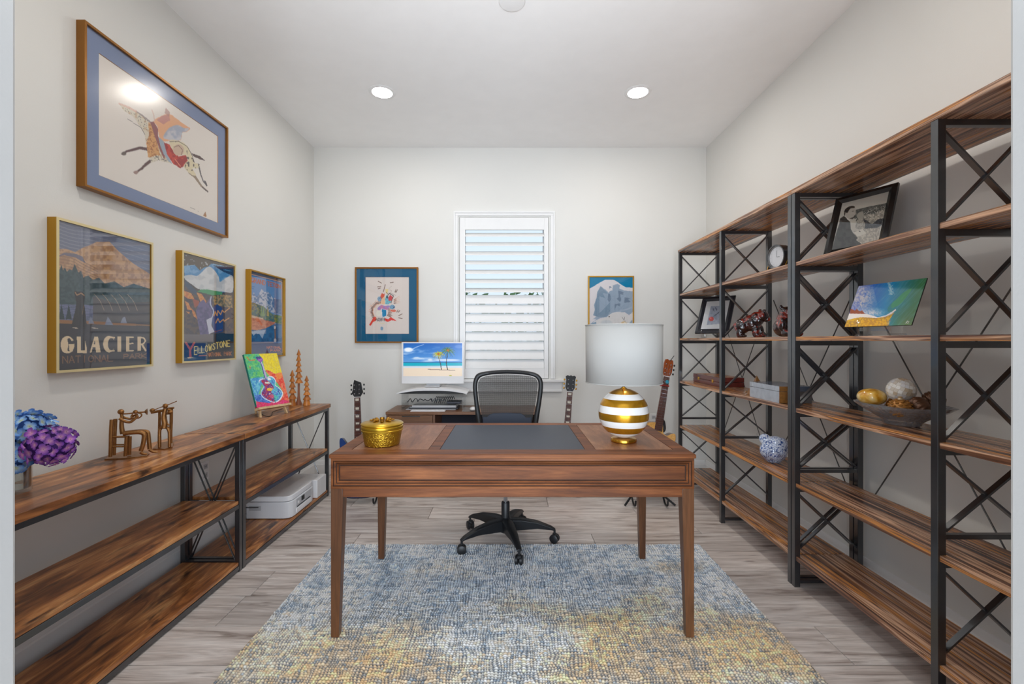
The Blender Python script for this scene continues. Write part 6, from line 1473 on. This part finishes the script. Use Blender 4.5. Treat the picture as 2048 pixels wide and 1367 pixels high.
mx = N.new('ShaderNodeMixShader'); L.new(fr.outputs[0], ml.inputs[0]); L.new(ml.outputs[0], mx.inputs[0]); L.new(tr.outputs[0], mx.inputs[1]); L.new(gl_.outputs[0], mx.inputs[2]); df_ = N.new('ShaderNodeBsdfDiffuse'); df_.inputs[0].default_value = (.86, .90, .97, 1); L.new(bp.outputs[0], df_.inputs['Normal']); mx2 = N.new('ShaderNodeMixShader'); mx2.inputs[0].default_value = .13; L.new(mx.outputs[0], mx2.inputs[1]); L.new(df_.outputs[0], mx2.inputs[2]); L.new(mx2.outputs[0], o_.inputs[0])
M['cut'] = m_
MB().lathe(pr, n=96, sx=.93, sy=1.17, cap=False, wav=wv).build('bowl', M['cut'], t, world=False, smooth=60)
def orb(label, c, r, m, sub=None, rot=None):
    t = thing('decorative_ball', label, 'ornament', c, rot or (0, 0, 0), 'decorative balls heaped in the glass bowl'); sub(t, r, m); return t
def plain(t, r, m): MB().sphere((0, 0, 0), r, 32, 20).build('ball', m, t, world=False)
m_, nt, b_ = newmat('amber_marble'); N = nt.nodes; tc = N.new('ShaderNodeTexCoord'); nz = N.new('ShaderNodeTexNoise'); nz.inputs['Scale'].default_value = 22; nz.inputs['Detail'].default_value = 4
rp = N.new('ShaderNodeValToRGB'); e = rp.color_ramp.elements; e.new(.5); 
for i, (p, c) in enumerate([(.35, (196, 132, 30)), (.5, (226, 178, 80)), (.66, (236, 214, 160))]): e[i].position = p; e[i].color = (*lin(c), 1)
nt.links.new(tc.outputs['Object'], nz.inputs['Vector']); nt.links.new(nz.outputs['Fac'], rp.inputs[0]); nt.links.new(rp.outputs[0], b_.inputs['Base Color']); b_.inputs['Roughness'].default_value = .15; b_.inputs['Coat Weight'].default_value = .6
orb('flattened amber-yellow marbled ball on the left of the bowl', (1.538, 1.935, 1.016), (.052, .052, .036), m_, plain)
def mosaic(t, r, m):
    rr = random.Random(5); ms = [mat('shell_%s' % 'abcd'[i], c, rough=.2, coat=.5, var=.05) for i, c in enumerate([(236, 230, 220), (218, 206, 190), (198, 176, 148), (226, 222, 220)])]
    MB().sphere((0, 0, 0), r*.975, 28, 18).build('ball', mat('grout', (206, 190, 170), rough=.6), t, world=False)
    rows_ = 11
    for i in range(rows_):
        th0, th1 = PI*(i+.04)/rows_, PI*(i+.96)/rows_; tm = (th0+th1)/2; n_ = max(4, int(round(22*math.sin(tm))))
        for j in range(n_):
            a0 = 2*PI*(j+.03+.5*(i % 2))/n_; a1 = 2*PI*(j+.97+.5*(i % 2))/n_; am = (a0+a1)/2
            pt = lambda th, a_, q_: (r*q_*math.sin(th)*math.cos(a_), r*q_*math.sin(th)*math.sin(a_), r*q_*math.cos(th))
            q0, q1 = .965, 1.0
            v = [pt(th0, a0, q0), pt(th0, a1, q0), pt(th1, a1, q0), pt(th1, a0, q0), pt(th0, a0, q1), pt(th0, a1, q1), pt(th1, a1, q1), pt(th1, a0, q1)]
            MB().add(v, [(0, 3, 2, 1), (4, 5, 6, 7), (0, 1, 5, 4), (1, 2, 6, 5), (2, 3, 7, 6), (3, 0, 4, 7)]).build('shell_tile', ms[rr.choice([0, 0, 0, 1, 1, 2, 3])], t, world=False, smooth=0)
orb('white mother-of-pearl mosaic ball on top of the heap', (1.600, 1.862, 1.053), .0500, None, mosaic, (.3, .2, 0))
def cone(t, r, m):
    mb = MB(); n_ = 70
    mb.sphere((0, 0, 0), (r*.86, r*.86, r*.80), 18, 12)
    mb.build('cone_core', m, t, world=False)
    mb = MB()
    for i in range(n_):
        z = 1-2*(i+.5)/n_; a_ = i*2.39996; q_ = math.sqrt(1-z*z); mb.sphere((r*.86*q_*math.cos(a_), r*.86*q_*math.sin(a_), r*.80*z), (r*.17, r*.17, r*.10), 8, 5)
    mb.build('scales', m, t, world=False)['kind'] = 'stuff'
    MB().lathe([(.010, r*.80), (.006, r*.95), (.009, r*1.05), (.001, r*1.12)], n=14).build('finial', mat('finial_%d' % (len(bpy.data.materials)), (196, 172, 136), rough=.3, metal=.3), t, world=False)
orb('gold pinecone-like ornament in front of the mosaic ball', (1.535, 1.790, .990), .042, mat('gold_brown', (164, 112, 52), rough=.4, metal=.4, var=.3, vscale=90), cone)
def ribbed(t, r, m):
    MB().lathe([(max(.001, r*math.sin(PI*i/18)), -r*.85*math.cos(PI*i/18)) for i in range(19)], n=64, wav=lambda a_, j, q_: 1+.07*math.sin(16*a_+j*.5)).build('ball', m, t, world=False, smooth=60)
    MB().lathe([(.008, r*.82), (.012, r*.95), (.006, r*1.08), (.001, r*1.12)], n=12).build('finial', m, t, world=False)
mdk = mat('dark_bronze_ball', (104, 72, 52), rough=.3, metal=.5, var=.3, vscale=60)
orb('ribbed brown ball right of the mosaic ball', (1.600, 1.775, .995), .040, mdk, ribbed, (.6, .9, 0))
orb('dark ribbed ball at the right rim of the bowl', (1.675, 1.800, 1.022), .036, mdk, ribbed, (-.3, .8, .6))
orb('brown beaded ball low in the middle of the bowl', (1.640, 1.935, .978), .036, bpy.data.materials['gold_brown'], cone, (1.0, .3, 0))

# blue-and-white glass bird bowl
m_, nt, b_ = newmat('blue_white_glass'); N = nt.nodes; L = nt.links; o_ = N['Material Output']
tc = N.new('ShaderNodeTexCoord'); nz = N.new('ShaderNodeTexNoise'); nz.inputs['Scale'].default_value = 34; nz.inputs['Detail'].default_value = 3; nz.inputs['Distortion'].default_value = 2.2; L.new(tc.outputs['Object'], nz.inputs['Vector'])
rp = N.new('ShaderNodeValToRGB'); e = rp.color_ramp.elements
for _ in range(2): e.new(.5)
for i, (p, c) in enumerate([(.38, (34, 70, 140)), (.47, (200, 212, 236)), (.55, (236, 240, 248)), (.64, (52, 96, 170))]): e[i].position = p; e[i].color = (*lin(c), 1)
L.new(nz.outputs['Fac'], rp.inputs[0]); L.new(rp.outputs[0], b_.inputs['Base Color']); b_.inputs['Roughness'].default_value = .08; b_.inputs['Coat Weight'].default_value = 1
sp = N.new('ShaderNodeSeparateXYZ'); L.new(tc.outputs['Object'], sp.inputs[0]); n2 = N.new('ShaderNodeTexNoise'); n2.inputs['Scale'].default_value = 30; L.new(tc.outputs['Object'], n2.inputs['Vector'])
ad = N.new('ShaderNodeMath'); ad.operation = 'MULTIPLY_ADD'; ad.inputs[1].default_value = .12; L.new(n2.outputs['Fac'], ad.inputs[0]); L.new(sp.outputs['Z'], ad.inputs[2])
mr = N.new('ShaderNodeMapRange'); mr.inputs[1].default_value = .085; mr.inputs[2].default_value = .15; mr.inputs[3].default_value = .35; mr.inputs[4].default_value = .95; L.new(ad.outputs[0], mr.inputs[0])
tr = N.new('ShaderNodeBsdfTransparent'); tr.inputs[0].default_value = (.88, .90, .96, 1); mx = N.new('ShaderNodeMixShader'); L.new(mr.outputs[0], mx.inputs[0]); L.new(tr.outputs[0], mx.inputs[1]); L.new(b_.outputs[0], mx.inputs[2]); L.new(mx.outputs[0], o_.inputs[0])
t = thing('glass_bird', 'blue and white patterned glass bird-shaped bowl on the second-lowest shelf', 'glass ornament', (1.568, 2.71, .5285), (0, 0, math.radians(-30)))
blob('bird_body', m_, t, [((0, 0, .068), (.075, .060, .066)), ((.01, 0, .120), (.052, .045, .040)), ((.035, 0, .115), (.045, .04, .040)), ((-.045, 0, .135), (.032, .026, .034)), ((0, 0, .012), (.045, .045, .012)), ((.078, 0, .09), (.022, .014, .014))], .005)
mb = MB(); mb.tube([(-.062+.024*math.cos(a_), 0, .155+.022*math.sin(a_)) for a_ in [2*PI*k_/20 for k_ in range(21)]], .0045, 8, cap=False); mb.build('ring_handle', M['clear'], t, world=False)
